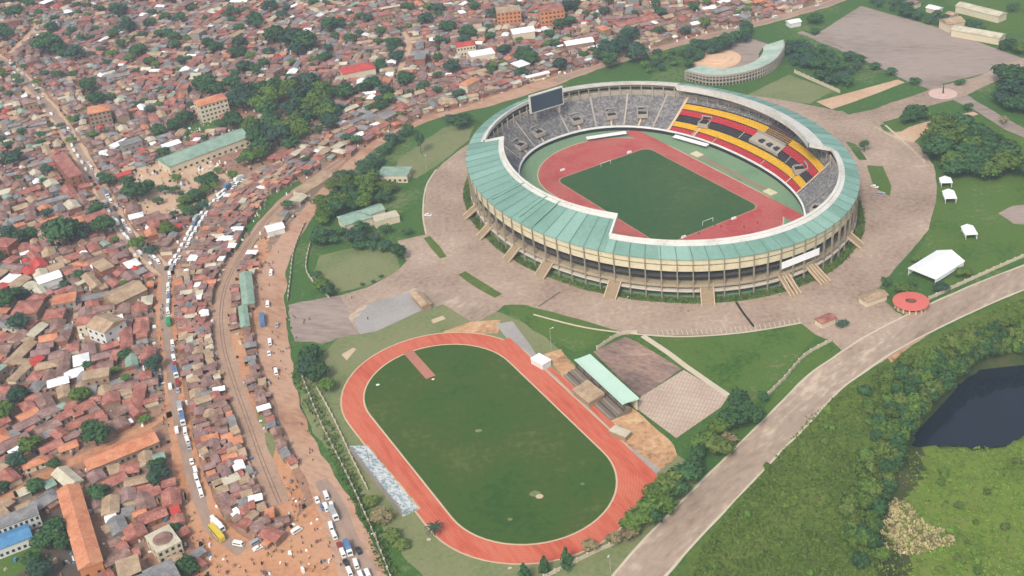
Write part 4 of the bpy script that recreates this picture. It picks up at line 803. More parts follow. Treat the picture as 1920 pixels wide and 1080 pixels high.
KEEP = [[P(*p) for p in poly] for poly in (GROVE, [(215, 345), (300, 300), (330, 322), (390, 300), (440, 340), (385, 385), (300, 415), (260, 400)], [(330, 240), (400, 215), (430, 235), (350, 265)],
        [(340, 300), (480, 272), (480, 300), (400, 362), (345, 385)], dz, [(345, 815), (372, 905), (402, 975), (440, 1025), (520, 1018), (575, 955), (605, 930), (660, 1010), (690, 1110), (385, 1110), (372, 1040), (345, 990), (322, 900)],
        [(60, 970), (140, 940), (160, 1010), (150, 1100), (-60, 1100), (-40, 1010)], [(455, 430), (500, 368), (560, 338), (585, 350), (520, 400), (482, 452), (450, 495), (425, 505)])]
SLUM = [P(*p) for p in slum_pix]
BELT = [P(*p) for p in [(322, 520), (350, 470), (392, 402), (445, 352), (505, 320), (545, 300), (575, 318), (520, 362), (470, 420), (425, 490), (402, 570), (405, 640), (425, 720), (450, 800), (480, 880), (512, 960), (500, 1000), (440, 1005), (412, 985), (388, 930), (372, 870), (350, 790), (338, 700), (332, 620)]]
def in_foot(x, y, r):
    for cx, cy, an, hl, hw in FOOT:
        dx, dy = x - cx, y - cy; u = dx * math.cos(an) + dy * math.sin(an); v = -dx * math.sin(an) + dy * math.cos(an)
        if abs(u) < hl + r and abs(v) < hw + r: return True
    return False
GRID = {}
def free(x, y, r):
    gx, gy = int(x // 14), int(y // 14)
    for i in (-1, 0, 1):
        for j in (-1, 0, 1):
            for (a, b, q) in GRID.get((gx + i, gy + j), ()):
                if (a - x) ** 2 + (b - y) ** 2 < (q + r) ** 2: return False
    return True
def put(x, y, r): GRID.setdefault((int(x // 14), int(y // 14)), []).append((x, y, r))
TREES = []       # (x, y, z, crown radius, height, kind)
def tr(px, py, r, h=None, kind='leaf_dark', proto=0):
    x, y = P(px, py + r * 1.2); rr = r / CAM_F * math.hypot(math.hypot(x, y), CAM_H); TREES.append((x, y, 0, rr, h or rr * 1.7, kind, proto)); put(x, y, rr * .75)
for q in [(258, 350, 24), (280, 345, 14), (125, 425, 30), (105, 420, 22), (150, 428, 20), (200, 415, 22), (20, 550, 22), (40, 545, 14), (183, 805, 26), (170, 795, 16), (300, 880, 20), (298, 865, 17), (28, 290, 18), (95, 75, 24), (110, 85, 15), (143, 95, 16), (262, 90, 16), (450, 92, 15), (520, 60, 20), (545, 65, 24), (575, 70, 22), (560, 85, 18), (390, 150, 22), (405, 160, 16), (170, 155, 17), (182, 180, 16), (985, 95, 17), (975, 100, 12), (1140, 85, 22), (1128, 95, 15), (1145, 105, 18), (880, 55, 16), (870, 70, 12), (710, 75, 9), (225, 15, 16), (110, 985, 24), (90, 1005, 22), (122, 1010, 18), (350, 1050, 18), (362, 1060, 15), (330, 985, 13), (65, 1040, 16), (330, 352, 11), (310, 352, 11), (250, 260, 12), (300, 240, 14), (330, 230, 14), (350, 215, 16), (20, 430, 14), (40, 440, 14), (440, 150, 16), (455, 165, 18), (700, 150, 16), (680, 160, 14), (725, 165, 14), (650, 165, 18), (1050, 40, 14), (1030, 60, 12), (1070, 35, 12), (1180, 60, 18), (1195, 90, 22), (1165, 75, 20), (480, 30, 14), (620, 40, 16), (690, 30, 12), (800, 30, 14), (840, 45, 14), (590, 170, 16), (540, 380, 12), (1300, 8, 12), (1240, 20, 12), (30, 20, 16), (15, 60, 14), (215, 60, 12), (330, 80, 12), (300, 60, 10), (505, 200, 20), (790, 160, 10), (820, 165, 9), (770, 170, 9)]: tr(*q, kind=rnd.choice(['leaf_dark', 'leaf_dark', 'leaf_blue']), proto=rnd.randrange(5))
def scatter_trees(poly, n, r0, r1, kinds, clear=.62, region=True, hmul=1.6):
    W_ = [P(*p) for p in poly] if region else poly; xs_ = [p[0] for p in W_]; ys_ = [p[1] for p in W_]; c = 0; tries = 0
    while c < n and tries < n * 60:
        tries += 1; x, y = rnd.uniform(min(xs_), max(xs_)), rnd.uniform(min(ys_), max(ys_))
        if not bool(pip(np.array([x]), np.array([y]), W_)[0]): continue
        r = rnd.uniform(r0, r1)
        if not free(x, y, r * clear) or in_foot(x, y, r * .5): continue
        put(x, y, r * clear); TREES.append((x, y, 0, r, r * hmul * rnd.uniform(.85, 1.25), rnd.choice(kinds), rnd.randrange(5))); c += 1
scatter_trees(GROVE, 46, 5, 9, ['leaf_dark', 'leaf_dark', 'leaf_mid', 'leaf_blue'])
scatter_trees([(385, 325), (480, 288), (480, 308), (400, 368), (365, 385)], 12, 3.4, 5.2, ['leaf_dark', 'leaf_mid'])
scatter_trees([(598, 385), (640, 345), (700, 345), (735, 365), (735, 385), (640, 405), (605, 425)], 20, 4.5, 7, ['leaf_dark', 'leaf_mid'])
scatter_trees([(650, 432), (742, 440), (752, 488), (735, 490), (640, 470), (598, 462), (600, 440)], 16, 3.5, 5.5, ['leaf_dark', 'leaf_blue'])
scatter_trees([(640, 340), (690, 305), (740, 262), (770, 248), (770, 262), (735, 290), (700, 335)], 16, 3, 5, ['leaf_dark', 'leaf_blue'])
scatter_trees([(1480, 85), (1520, 90), (1580, 110), (1620, 125), (1585, 170), (1540, 150), (1480, 125)], 30, 3.2, 5.5, ['leaf_blue', 'leaf_dark'])
scatter_trees([(1270, 110), (1400, 62), (1405, 78), (1290, 128)], 24, 4, 6, ['leaf_blue', 'leaf_dark'])
scatter_trees([(1735, 262), (1800, 245), (1850, 275), (1900, 300), (1930, 335), (1830, 340), (1760, 325)], 42, 5, 9, ['leaf_dark', 'leaf_dark', 'leaf_mid'])
scatter_trees([(1640, 0), (1700, 2), (1905, 82), (1890, 97), (1700, 34), (1625, 8)], 26, 2.6, 4.2, ['leaf_blue', 'leaf_dark'])
scatter_trees([(1700, -30), (1990, -30), (1990, 60), (1890, 30), (1780, -5)], 14, 3, 5, ['leaf_blue', 'leaf_dark'])
scatter_trees([(1200, 110), (1262, 100), (1270, 130), (1215, 140)], 14, 2.5, 4, ['leaf_blue', 'leaf_mid'])
scatter_trees([(1865, 180), (1890, 150), (1960, 150), (1960, 215), (1880, 210)], 14, 6, 9, ['leaf_dark', 'leaf_blue'])
for q in [(790, 275, 11, 17, 'leaf_dark'), (865, 212, 22, 9, 'leaf_dark'), (842, 218, 12, 7, 'leaf_blue'), (605, 525, 15, 7, 'leaf_mid'), (618, 540, 14, 7, 'leaf_dark'), (595, 510, 10, 5, 'leaf_dark'), (585, 655, 22, 9, 'leaf_dark'), (600, 685, 24, 10, 'leaf_dark'), (578, 680, 20, 9, 'leaf_blue'), (612, 715, 16, 7, 'leaf_mid'), (1322, 812, 24, 8, 'leaf_mid'), (1348, 822, 26, 9, 'leaf_olive'), (1350, 795, 20, 9, 'leaf_mid'), (1372, 772, 25, 10, 'leaf_dark'), (1396, 756, 27, 10, 'leaf_dark'), (1412, 770, 20, 9, 'leaf_dark'), (1385, 742, 18, 9, 'leaf_dark'), (1365, 815, 16, 7, 'leaf_dry'), (1198, 958, 25, 9, 'leaf_mid'), (1218, 938, 27, 10, 'leaf_mid'), (1238, 915, 27, 10, 'leaf_mid'), (1262, 894, 27, 10, 'leaf_olive'), (1310, 845, 16, 7, 'leaf_dark'), (1185, 975, 20, 8, 'leaf_mid'), (1284, 878, 25, 10, 'leaf_dark'), (1302, 868, 20, 9, 'leaf_dark'), (1225, 962, 18, 8, 'leaf_dark'), (1250, 938, 20, 8, 'leaf_mid'), (1275, 912, 20, 9, 'leaf_dark'), (1150, 1000, 16, 5, 'leaf_dry'), (1430, 740, 12, 6, 'leaf_dark'), (1715, 200, 20, 9, 'leaf_dark'), (1700, 215, 14, 7, 'leaf_dark'), (1738, 210, 12, 6, 'leaf_mid'), (1770, 222, 10, 9, 'leaf_dark'), (1620, 275, 9, 9, 'leaf_dark'), (1660, 525, 11, 6, 'leaf_dark'), (1692, 532, 15, 5, 'leaf_mid'), (1710, 525, 10, 4, 'leaf_dark'), (1805, 505, 13, 6, 'leaf_mid'), (1762, 532, 14, 5, 'leaf_blue'), (1718, 482, 10, 5, 'leaf_mid'), (1530, 28, 14, 8, 'leaf_dark'), (1528, 52, 10, 5, 'leaf_dark'), (1640, 118, 12, 6, 'leaf_dark'), (1670, 128, 12, 6, 'leaf_dark'), (1590, 100, 12, 7, 'leaf_dark'), (1715, 143, 12, 4, 'leaf_dark'), (1800, 148, 10, 4, 'leaf_dark'), (1398, 45, 10, 8, 'leaf_dark'), (1700, 15, 14, 8, 'leaf_dark'), (1890, 75, 16, 8, 'leaf_dark'), (1910, 85, 14, 8, 'leaf_mid'), (1580, 600, 12, 4, 'leaf_blue'), (1815, 198, 9, 6, 'leaf_dark'), (1880, 222, 9, 6, 'leaf_dry'), (1110, 1015, 18, 6, 'leaf_dry'), (1180, 990, 20, 6, 'leaf_dry'), (700, 525, 5, 2, 'leaf_dark'), (715, 515, 5, 2, 'leaf_dark'), (680, 530, 5, 2, 'leaf_dark'), (765, 430, 10, 5, 'leaf_dark'), (720, 950, 22, 5, 'leaf_dry'), (735, 990, 18, 4, 'leaf_olive'), (700, 930, 14, 4, 'leaf_olive'), (755, 1010, 14, 3, 'leaf_olive')]: tr(q[0], q[1], q[2], q[3], q[4], rnd.randrange(5))

RW = (['rust-red'] * 30 + ['brown'] * 30 + ['tan'] * 13 + ['orange'] * 7 + ['grey'] * 10 + ['dusty pink'] * 12 + ['white'] * 3 + ['cream'] * 4 + ['red'] * 2 + ['green'] * 2)
FAR = ['dusty pink'] * 9 + ['brown'] * 7 + ['rust-red'] * 5 + ['grey'] * 9 + ['tan'] * 7 + ['white'] * 2 + ['cream'] * 4 + ['green'] * 1
HOUSES = []      # kind, x, y, angle, L, W, h, roof kind, rise, colour, wall
def try_house(x, y, kind, an=None, col=None):
    if not in_slum(x, y): return False
    if kind == 'house': L, W, h = rnd.uniform(7, 11.5), rnd.uniform(5.2, 8), rnd.uniform(2.2, 3.3)
    elif kind == 'row_house': L, W, h = rnd.uniform(13, 22), rnd.uniform(5, 7.5), rnd.uniform(2.4, 3.4)
    elif kind == 'tall_house': L, W, h = rnd.uniform(9, 14), rnd.uniform(7, 10), rnd.uniform(5.5, 8)
    elif kind == 'shack': L, W, h = rnd.uniform(4, 7), rnd.uniform(3.2, 5), rnd.uniform(2.2, 3)
    else: L, W, h = rnd.uniform(3.5, 6.5), rnd.uniform(2.6, 3.8), rnd.uniform(2.2, 2.8)
    if y > 760 and kind in ('house', 'row_house', 'shack'): L, W = L * rnd.uniform(.7, .95), W * rnd.uniform(.7, .95)
    g, ra = road_gap(x, y); r = .5 * math.sqrt(L * W) * (.98 if kind in ('house', 'tall_house') else .92)
    if g < W * .55 + (.2 if kind == 'stall' else .8): return False
    if not free(x, y, r) or in_foot(x, y, W * .45): return False
    if an is None: an = ra if g < 60 else 1.2 + 1.5 * mnoise.noise(Vector((x * .004, y * .004, 0)))
    an += rnd.gauss(0, .10) + (math.pi / 2 if rnd.random() < .35 else 0)
    put(x, y, r); 
    if kind == 'row_house':
        for s in (-.33, .33): put(x + math.cos(an) * L * s, y + math.sin(an) * L * s, W * .45)
    col = col or rnd.choice(RW if y < 760 or rnd.random() < .3 else FAR); rk = {'house': rnd.choice(['gable', 'gable', 'gable', 'hip']), 'row_house': 'gable', 'tall_house': rnd.choice(['hip', 'flat', 'gable']), 'shack': rnd.choice(['mono', 'gable']), 'stall': 'mono'}[kind]
    HOUSES.append((kind, x, y, an, L, W, h, rk, {'gable': W * rnd.uniform(.16, .26), 'hip': W * .22, 'mono': rnd.uniform(.25, .7), 'flat': 0}[rk], col, rnd.choice(['wall_tan', 'wall_tan', 'wall_brick', 'wall_brick', 'wall_grey', 'wall_cream']))); return True
def in_slum(x, y):
    X_, Y_ = np.array([x]), np.array([y])
    if not pip(X_, Y_, SLUM)[0]: return False
    return not any(pip(X_, Y_, k)[0] for k in KEEP)
# trees scattered through the quarter first, then houses by falling size
SLUM_VIEW = [(-60, -40), (1500, -40), (1400, 40), (1190, 90), (1040, 140), (860, 190), (720, 245), (600, 350), (470, 330), (310, 500), (300, 800), (330, 1000), (320, 1100), (-60, 1100)]
scatter_trees(SLUM_VIEW, 330, 2.4, 5.5, ['leaf_dark', 'leaf_dark', 'leaf_blue', 'leaf_mid'], .7)
scatter_trees([(-40, -30), (1300, -30), (1100, 110), (860, 170), (600, 160), (-40, 160)], 90, 3, 7, ['leaf_dark', 'leaf_blue'], .7)
vx, vy = [P(*p)[0] for p in SLUM_VIEW], [P(*p)[1] for p in SLUM_VIEW]
def seen(x, y):
    px, py = proj(x, y); return -40 < px < 1960 and -30 < py < 1100
def fill(kind, n, tries, zone=None, an=None, cols=None):
    zx, zy = (vx, vy) if zone is None else ([p[0] for p in zone], [p[1] for p in zone]); c = 0
    for _ in range(tries):
        if c >= n: break
        x, y = rnd.uniform(min(zx), max(zx)), rnd.uniform(min(zy), max(zy))
        if not seen(x, y): continue
        inb = bool(pip(np.array([x]), np.array([y]), BELT)[0])
        if zone is None and inb: continue
        if zone is not None and not bool(pip(np.array([x]), np.array([y]), zone)[0]): continue
        if try_house(x, y, kind, an, rnd.choice(cols) if cols else None): c += 1
STC = ['rust-red'] * 5 + ['brown'] * 8 + ['tan'] * 4 + ['orange'] * 2 + ['dusty pink'] * 4 + ['grey'] * 2 + ['white'] * 1 + ['cream'] * 1
KEEP_DZ = KEEP.pop(4); SHEDZ = [P(*p) for p in [(436, 478), (478, 478), (482, 560), (476, 625), (440, 622), (434, 560)]]; fill_any = True
fill('stall', 60, 5000, SHEDZ, None, STC); fill('stall', 40, 3000, [P(*p) for p in [(462, 620), (486, 640), (500, 740), (520, 800), (505, 810), (470, 730)]], None, STC); KEEP.insert(4, KEEP_DZ)
fill('shack', 120, 6000, BELT, None, STC); fill('stall', 330, 14000, BELT, None, STC)
fill('tall_house', 45, 3000); fill('row_house', 170, 7000); fill('house', 2300, 32000); fill('shack', 3400, 42000)
sheet_n = len(HOUSES)
# individuals: the largest in view of each kind; the rest is one mass
def size_px(hh): X_, Y_ = hh[1], hh[2]; d2 = X_ * X_ + Y_ * Y_ + CAM_H ** 2; return math.sqrt(hh[4] * hh[5]) / math.sqrt(d2)
LIM = {'house': 300, 'row_house': 210, 'tall_house': 70, 'shack': 300, 'stall': 300}; cnt = {}
PHR = {'house': '{} roofed house', 'row_house': 'long {} roofed house', 'tall_house': 'tall {} topped house', 'shack': 'small {} roofed shack', 'stall': '{} roofed market stall'}
CATS = {'house': 'house', 'row_house': 'row house', 'tall_house': 'house', 'shack': 'shack', 'stall': 'stall'}
NAMES = {'house': 'house', 'row_house': 'row_house', 'tall_house': 'tall_house', 'shack': 'shack', 'stall': 'market_stall'}
GRP = {'house': 'houses of the crowded quarter', 'row_house': 'long row houses of the quarter', 'tall_house': 'taller houses of the quarter', 'shack': 'shacks of the crowded quarter', 'stall': 'stalls along the market roads'}
mass = MB(); mass_m = [M['roof_' + c] for c in ROOFS] + [M[k] for k in ('wall_tan', 'wall_brick', 'wall_cream', 'wall_grey', 'wall_white')]; mi_ = {c: i for i, c in enumerate(ROOFS)}; wi_ = {k: len(ROOFS) + i for i, k in enumerate(('wall_tan', 'wall_brick', 'wall_cream', 'wall_grey', 'wall_white'))}
for hh in sorted(HOUSES, key=lambda q: -size_px(q)):
    kind, x, y, an, L, W, h, rk, rise, col, wm = hh; cnt[kind] = cnt.get(kind, 0) + 1
    if cnt[kind] > LIM[kind]:
        T = (x, y, 0, an); mass.box(-L / 2, L / 2, -W / 2, W / 2, 0, h, wi_[wm], T); mass.roof(rk, L, W, h, rise, mi_[col], T, ov=.35)
        if kind in ('house', 'row_house') and rnd.random() < .6: sg = rnd.choice((-1, 1)); mass.roof('mono', L * .4, 2.2, h * .66, -.35 * sg, mi_[rnd.choice(STC)], (x - math.sin(an) * sg * (W / 2 + 1.2), y + math.cos(an) * sg * (W / 2 + 1.2), 0, an), ov=.2)
        continue
    o = empty(NAMES[kind], (x, y, 0), an)
    if kind == 'stall':
        m_ = MB(); m_.roof(rk, L, W, h, rise, ov=.25); m_.build('roof', M['roof_' + col], o)
        m_ = MB(); m_.box(-L / 2, L / 2, W / 2 - .1, W / 2, 0, h); m_.box(-L / 2, -L / 2 + .1, -W / 2, W / 2 - .1, 0, h); m_.box(L / 2 - .1, L / 2, -W / 2, W / 2 - .1, 0, h); m_.box(-L / 2 + .2, L / 2 - .2, -W / 2, -W / 2 + .6, 0, .9); m_.build('wall', M[wm], o)
    else:
        m_ = MB(); m_.box(-L / 2, L / 2, -W / 2, W / 2, 0, h); lt = kind in ('house', 'row_house') and rnd.random() < .6
        if lt: lx = rnd.uniform(-.2, .2) * L; ll = L * rnd.uniform(.3, .55); sg = rnd.choice((-1, 1)); dp = rnd.uniform(1.8, 3); y0, y1 = sorted((sg * (W / 2 + .01), sg * (W / 2 + dp))); m_.box(lx - ll / 2, lx + ll / 2, y0, y1, 0, h * .66)
        m_.build('wall', M[wm], o); m_ = MB(); m_.roof(rk, L, W, h, rise, ov=.45); m_.build('roof', M['roof_' + col], o)
        if lt: m_ = MB(); m_.roof('mono', ll, dp, h * .66, -.35 * sg, ov=.2, T=(lx, (y0 + y1) / 2, 0, 0)); m_.build('lean_to_roof', M['roof_' + rnd.choice(STC)], o)
        if kind != 'shack' and cnt[kind] < 140:
            side = -1 if math.cos(an) * 1 > 0 else 1; link('door', DOOR_ME, o, (L * .05, side * (W / 2 + .03), 0))
            for k in (-.32, .32): link('window', WIN_ME, o, (L * k, side * (W / 2 + .03), 1.0))
            if kind == 'tall_house':
                for fl in range(1, int(h / 3)):
                    for k in (-.32, 0, .32): link('window', WIN_ME, o, (L * k, side * (W / 2 + .03), fl * 3 + 1))
    later(o, PHR[kind].format(col), CATS[kind], GRP[kind])
tag(mass.build('township_sprawl', mass_m), None, None, None, 'stuff')

# ------------------------------------------------------------------ trees: tapered trunk with limbs, crown of leaf sprays round several boughs
def crown_mesh(seed, shape='round', n=900):
    g = random.Random(seed); m_ = MB(); lobes = []
    if shape == 'cone':
        for k in range(16): z = k / 15; a = g.uniform(0, 6.28); r = .55 * (1 - z) ** .8; lobes.append((r * .7 * math.cos(a), r * .7 * math.sin(a), z * 1.7 - .75, .10 + .36 * (1 - z)))
    else:
        for k in range(13):
            a, e = g.uniform(0, 6.28), g.uniform(-.35, 1.2); r = g.uniform(.35, .68); lobes.append((r * math.cos(a) * math.cos(e), r * math.sin(a) * math.cos(e), r * math.sin(e) * .8, g.uniform(.28, .46)))
        lobes.append((0, 0, .1, .5))
    for k in range(n):
        x, y, z, r = g.choice(lobes); v = Vector((g.gauss(0, 1), g.gauss(0, 1), g.gauss(.25, 1))).normalized(); c = Vector((x, y, z)) + v * r * g.uniform(.7, 1.22)
        s = g.uniform(.055, .12); t = v.orthogonal().normalized(); t = (Matrix.Rotation(g.uniform(0, 6.28), 3, v) @ t); b = v.cross(t); t = (t + v * g.uniform(-.6, .6)); b = b + v * g.uniform(-.6, .6)
        m_.add([tuple(c - t * s - b * s * .6), tuple(c + t * s * .7 - b * s), tuple(c + t * s + b * s * .7), tuple(c - t * s * .6 + b * s)], [(0, 1, 2, 3)])
    for x, y, z, r in lobes:                     # the twiggy inside of each bough
        o = len(m_.v); q = r * .66; k = 6; vs = [(x, y, z - q)]
        for zz, rr in ((-.5, .86), (.25, .95), (.75, .62)): vs += [(x + q * rr * math.cos(i * 6.283 / k + zz) * g.uniform(.8, 1.1), y + q * rr * math.sin(i * 6.283 / k + zz) * g.uniform(.8, 1.1), z + zz * q) for i in range(k)]
        vs.append((x, y, z + q)); fs = [(0, 1 + (i + 1) % k, 1 + i) for i in range(k)]
        for rr in range(2): fs += [(1 + rr * k + i, 1 + rr * k + (i + 1) % k, 1 + (rr + 1) * k + (i + 1) % k, 1 + (rr + 1) * k + i) for i in range(k)]
        fs += [(1 + 2 * k + i, 1 + 2 * k + (i + 1) % k, 1 + 3 * k) for i in range(k)]; m_.add(vs, fs)
    return m_
def trunk_mesh(seed):
    g = random.Random(seed); m_ = MB(); m_.tube((0, 0, 0), (g.uniform(-.03, .03), 0, .55), .055, .035)
    for k in range(4): a = g.uniform(0, 6.28); m_.tube((0, 0, .45 + .02 * k), (.3 * math.cos(a), .3 * math.sin(a), .8 + g.uniform(0, .15)), .028, .012, 5)
    return m_.mesh('trunk', [M['trunk']])
LEAVES = ['leaf_dark', 'leaf_mid', 'leaf_olive', 'leaf_blue', 'leaf_bright', 'leaf_dry']
CROWN = {}
for sd_ in range(5):
    for lf in LEAVES: CROWN[(sd_, lf)] = None
small_mb = [crown_mesh(120 + i, n=240) for i in range(3)]; base_mb = [crown_mesh(20 + i) for i in range(5)]; dry_mb = [crown_mesh(60 + i, n=420) for i in range(2)]
def crown(pr, lf):
    if CROWN.get((pr, lf)) is None: CROWN[(pr, lf)] = (dry_mb[pr % 2] if lf == 'leaf_dry' else base_mb[pr]).mesh('crown', [M[lf]])
    return CROWN[(pr, lf)]
TRUNKS = [trunk_mesh(i) for i in range(3)]
LEAFW = {'leaf_dark': 'dark green', 'leaf_mid': 'mid green', 'leaf_olive': 'olive green', 'leaf_blue': 'bluish green', 'leaf_bright': 'bright green', 'leaf_dry': 'dry thin leaved'}
TREES.sort(key=lambda t: -t[3] / math.hypot(t[1], CAM_H)); treemass = MB(); tm_m = [M[l] for l in LEAVES]
print('TREES', len(TREES), 'HOUSES', len(HOUSES), cnt)
def plant(x, y, z, r, h, lf, pr, name='tree', i=0):
    o = empty(name, (x, y, z), rnd.uniform(0, 6.28)); t = link('trunk', TRUNKS[i % 3], o, (0, 0, 0)); t.scale = (h * .55, h * .55, h * .9)
    c = link('crown', crown(pr, lf), o, (0, 0, h * .58)); c.scale = (r * 1.2, r * rnd.uniform(1.05, 1.25), max(.48 * h, r * .6)); return o
BIGT = [(500, 230, 'the big dark grove'), (1800, 290, 'the dark eastern trees'), (125, 425, 'the broad dark tree cluster'), (183, 805, 'the round tree near the shed'), (1245, 915, 'the bright trees beside the east road')]
for px, py, ph in BIGT: landmark(ph, *P(px, py))
for i, t in enumerate(TREES):
    x, y, z, r, h, lf, pr = t
    if i >= 300:
        mi = LEAVES.index(lf); q = small_mb[i % 3]; k = r * 1.15; zc = h * .58; zs = max(.48 * h, r * .6); treemass.tube((x, y, z), (x, y, z + zc), .25, .15, 4, len(LEAVES)); treemass.add([(x + vx_ * k, y + vy_ * k, z + zc + vz_ * zs) for vx_, vy_, vz_ in q.v], q.f, mi); continue
    if True: o = plant(x, y, z, r, h, lf, pr, i=i); sz = 'large' if r > 5.5 else ('small' if r < 3.2 else ''); later(o, f'{sz} {LEAFW[lf]} tree'.strip(), 'tree', 'trees')
tag(treemass.build('distant_treetops', tm_m + [M['trunk']]), None, None, None, 'stuff')
# conifers and a palm by the practice track
cone_me = crown_mesh(90, 'cone', 620).mesh('crown', [M['leaf_dark']])
for px, py, r, h in ((1063, 1062, 3.0, 9), (1022, 1074, 2.6, 8), (985, 1092, 3.2, 9)):
    x, y = P(px, py); o = empty('conifer', (x, y, 0), rnd.uniform(0, 6)); link('trunk', TRUNKS[0], o).scale = (4, 4, 6); c = link('crown', cone_me, o, (0, 0, h * .5)); c.scale = (r * 1.4, r * 1.4, h * .55); later(o, 'pointed dark conifer', 'tree', 'conifers at the track bend')
x, y = P(815, 1003); o = empty('palm', (x, y, 0), 0, 'spiky dark palm leaning over the practice track edge', 'palm'); landmark('the spiky palm', x, y); m_ = MB(); m_.tube((0, 0, 0), (.3, 0, 4.5), .3, .22); m_.build('trunk', M['trunk'], o); fr = MB()
for k in range(26):
    a = k * 2.4; e = rnd.uniform(-.3, .9); L_ = rnd.uniform(3.2, 4.6); p = []
    for q in range(5): s = q / 4; p.append((.3 + L_ * s * math.cos(a) * math.cos(e * (1 - s)), L_ * s * math.sin(a) * math.cos(e * (1 - s)), 4.5 + L_ * s * math.sin(e) * .8 - 1.5 * s * s, .45 * (1 - s) + .08))
    vs = []
    for (X_, Y_, Z_, w_) in p: vs += [(X_ - math.sin(a) * w_, Y_ + math.cos(a) * w_, Z_ - .1), (X_, Y_, Z_ + .12), (X_ + math.sin(a) * w_, Y_ - math.cos(a) * w_, Z_ - .1)]
    fr.add(vs, [(3 * i + j, 3 * i + 1 + j, 3 * i + 4 + j, 3 * i + 3 + j) for i in range(4) for j in range(2)])
fr.build('fronds', M['leaf_blue'], o)

# ------------------------------------------------------------------ scrub on the slope and round the pond
SHR = []
scr = [(1290, 1075), (1330, 1010), (1420, 900), (1500, 800), (1590, 725), (1700, 665), (1850, 590), (1960, 540), (2000, 600), (1960, 690), (1830, 690), (1750, 755), (1700, 825), (1690, 900), (1640, 960), (1650, 1080), (1600, 1100), (1290, 1100)]
dense = [(1700, 690), (1800, 640), (1960, 610), (1960, 680), (1830, 690), (1750, 755), (1705, 820), (1680, 900), (1635, 960), (1660, 1060), (1600, 1060), (1570, 1000), (1600, 900), (1640, 800), (1650, 740)]
def rp_in(poly):
    xs_ = [p[0] for p in poly]; ys_ = [p[1] for p in poly]
    while True:
        a, b = rnd.uniform(min(xs_), max(xs_)), rnd.uniform(min(ys_), max(ys_))
        if pip(np.array([a]), np.array([b]), poly)[0]: return a, b
def grow(pix, r0, r1, kinds):
    for x, y, z in PHV(pix):
        if z > LOW - 2: SHR.append((x, y, z, rnd.uniform(r0, r1), rnd.choice(kinds)))
grow([rp_in([(1600, 745), (1680, 690), (1790, 640), (1930, 590), (1930, 660), (1830, 685), (1750, 745), (1690, 830), (1640, 830)]) for _ in range(80)], 2.0, 4.6, ['leaf_mid', 'leaf_dark', 'leaf_olive'])
grow([rp_in(dense) for _ in range(130)], 2.0, 4.4, ['leaf_olive', 'leaf_mid', 'leaf_dark', 'leaf_mid'])
bank = []
for k in range(44):
    t = k / 43; l = [(1640, 985), (1668, 905), (1690, 838), (1712, 795), (1752, 748), (1800, 702), (1845, 676), (1935, 664)]; f_ = t * 6.99; i = int(f_); q = f_ - i; bank.append((l[i][0] + (l[i + 1][0] - l[i][0]) * q + rnd.uniform(-7, 3), l[i][1] + (l[i + 1][1] - l[i][1]) * q + rnd.uniform(-9, -1)))
grow(bank, 3.2, 5.0, ['leaf_mid', 'leaf_dark', 'leaf_dark', 'leaf_olive'])
grow([rp_in(scr) for _ in range(60)], .9, 2.0, ['leaf_olive', 'leaf_mid', 'leaf_bright'])
grow([rp_in([(1720, 880), (1920, 850), (1920, 1080), (1700, 1080), (1760, 1000)]) for _ in range(30)], .9, 2.4, ['leaf_olive', 'leaf_mid', 'leaf_bright'])
landmark('the dark pond', *P(1830, 780, LOW)); landmark('the dry grass mound', *P(1720, 990, LOW)); landmark('the eastern road bend', *P(1640, 660)); landmark('the lower eastern road', *P(1310, 960))
for i, (x, y, z, r, lf) in enumerate(SHR):
    o = empty('shrub', (x, y, z), rnd.uniform(0, 6.28)); c = link('foliage', crown(i % 5, lf), o, (0, 0, r * .45)); c.scale = (r, r * rnd.uniform(.8, 1.1), r * rnd.uniform(.7, 1.25)); later(o, f'{"bushy" if r > 2.6 else "low"} {LEAFW[lf]} shrub', 'shrub', 'shrubs on the slope')
def tufts(name, pts, m_names, n_leaf, s0, s1, hmul=1.0):
    g = random.Random(3); m_ = MB()
    for (x, y, z) in pts:
        mi = g.randrange(len(m_names)); R_ = g.uniform(.6, 1.6)
        for k in range(n_leaf):
            a = g.uniform(0, 6.28); d = R_ * math.sqrt(g.random()); cx, cy = x + d * math.cos(a), y + d * math.sin(a); s = g.uniform(s0, s1); h = s * g.uniform(.6, 1.5) * hmul * (1.2 - d / R_ * .6); b = g.uniform(0, 6.28); lx, ly = math.cos(b) * s * .5, math.sin(b) * s * .5; tx, ty = g.uniform(-.5, .5) * s, g.uniform(-.5, .5) * s
            m_.add([(cx - lx, cy - ly, z), (cx + lx, cy + ly, z), (cx + lx * .5 + tx, cy + ly * .5 + ty, z + h), (cx - lx * .5 + tx, cy - ly * .5 + ty, z + h)], [(0, 1, 2, 3)], mi)
    o = m_.build(name, [M[q] for q in m_names]); tag(o, None, None, None, 'stuff'); return o
M['blade'] = mat('grass_blade', [lin(104, 124, 62), lin(128, 144, 76)], (.1, .8), obj_rand=.05)
pts = [p for p in PHV([rp_in(scr) for _ in range(6500)]) if p[2] > LOW - 2]
pts = [p for p, d in zip(pts, verge_dist([p[0] for p in pts], [p[1] for p in pts])) if d > 3]
tufts('scrub_undergrowth', pts, ['leaf_olive', 'blade', 'blade', 'blade', 'blade', 'leaf_mid'], 6, .4, 1.0, .8)
pts = [p for p in PHV([rp_in([(1700, 850), (1960, 830), (1960, 1090), (1650, 1090), (1660, 1000), (1700, 900)]) for _ in range(1700)]) if p[2] > LOW - 1.8]
tufts('marsh_reeds', pts, ['leaf_olive', 'leaf_bright', 'marshblade', 'marshblade', 'marshblade'], 6, .4, 1.0, .6)
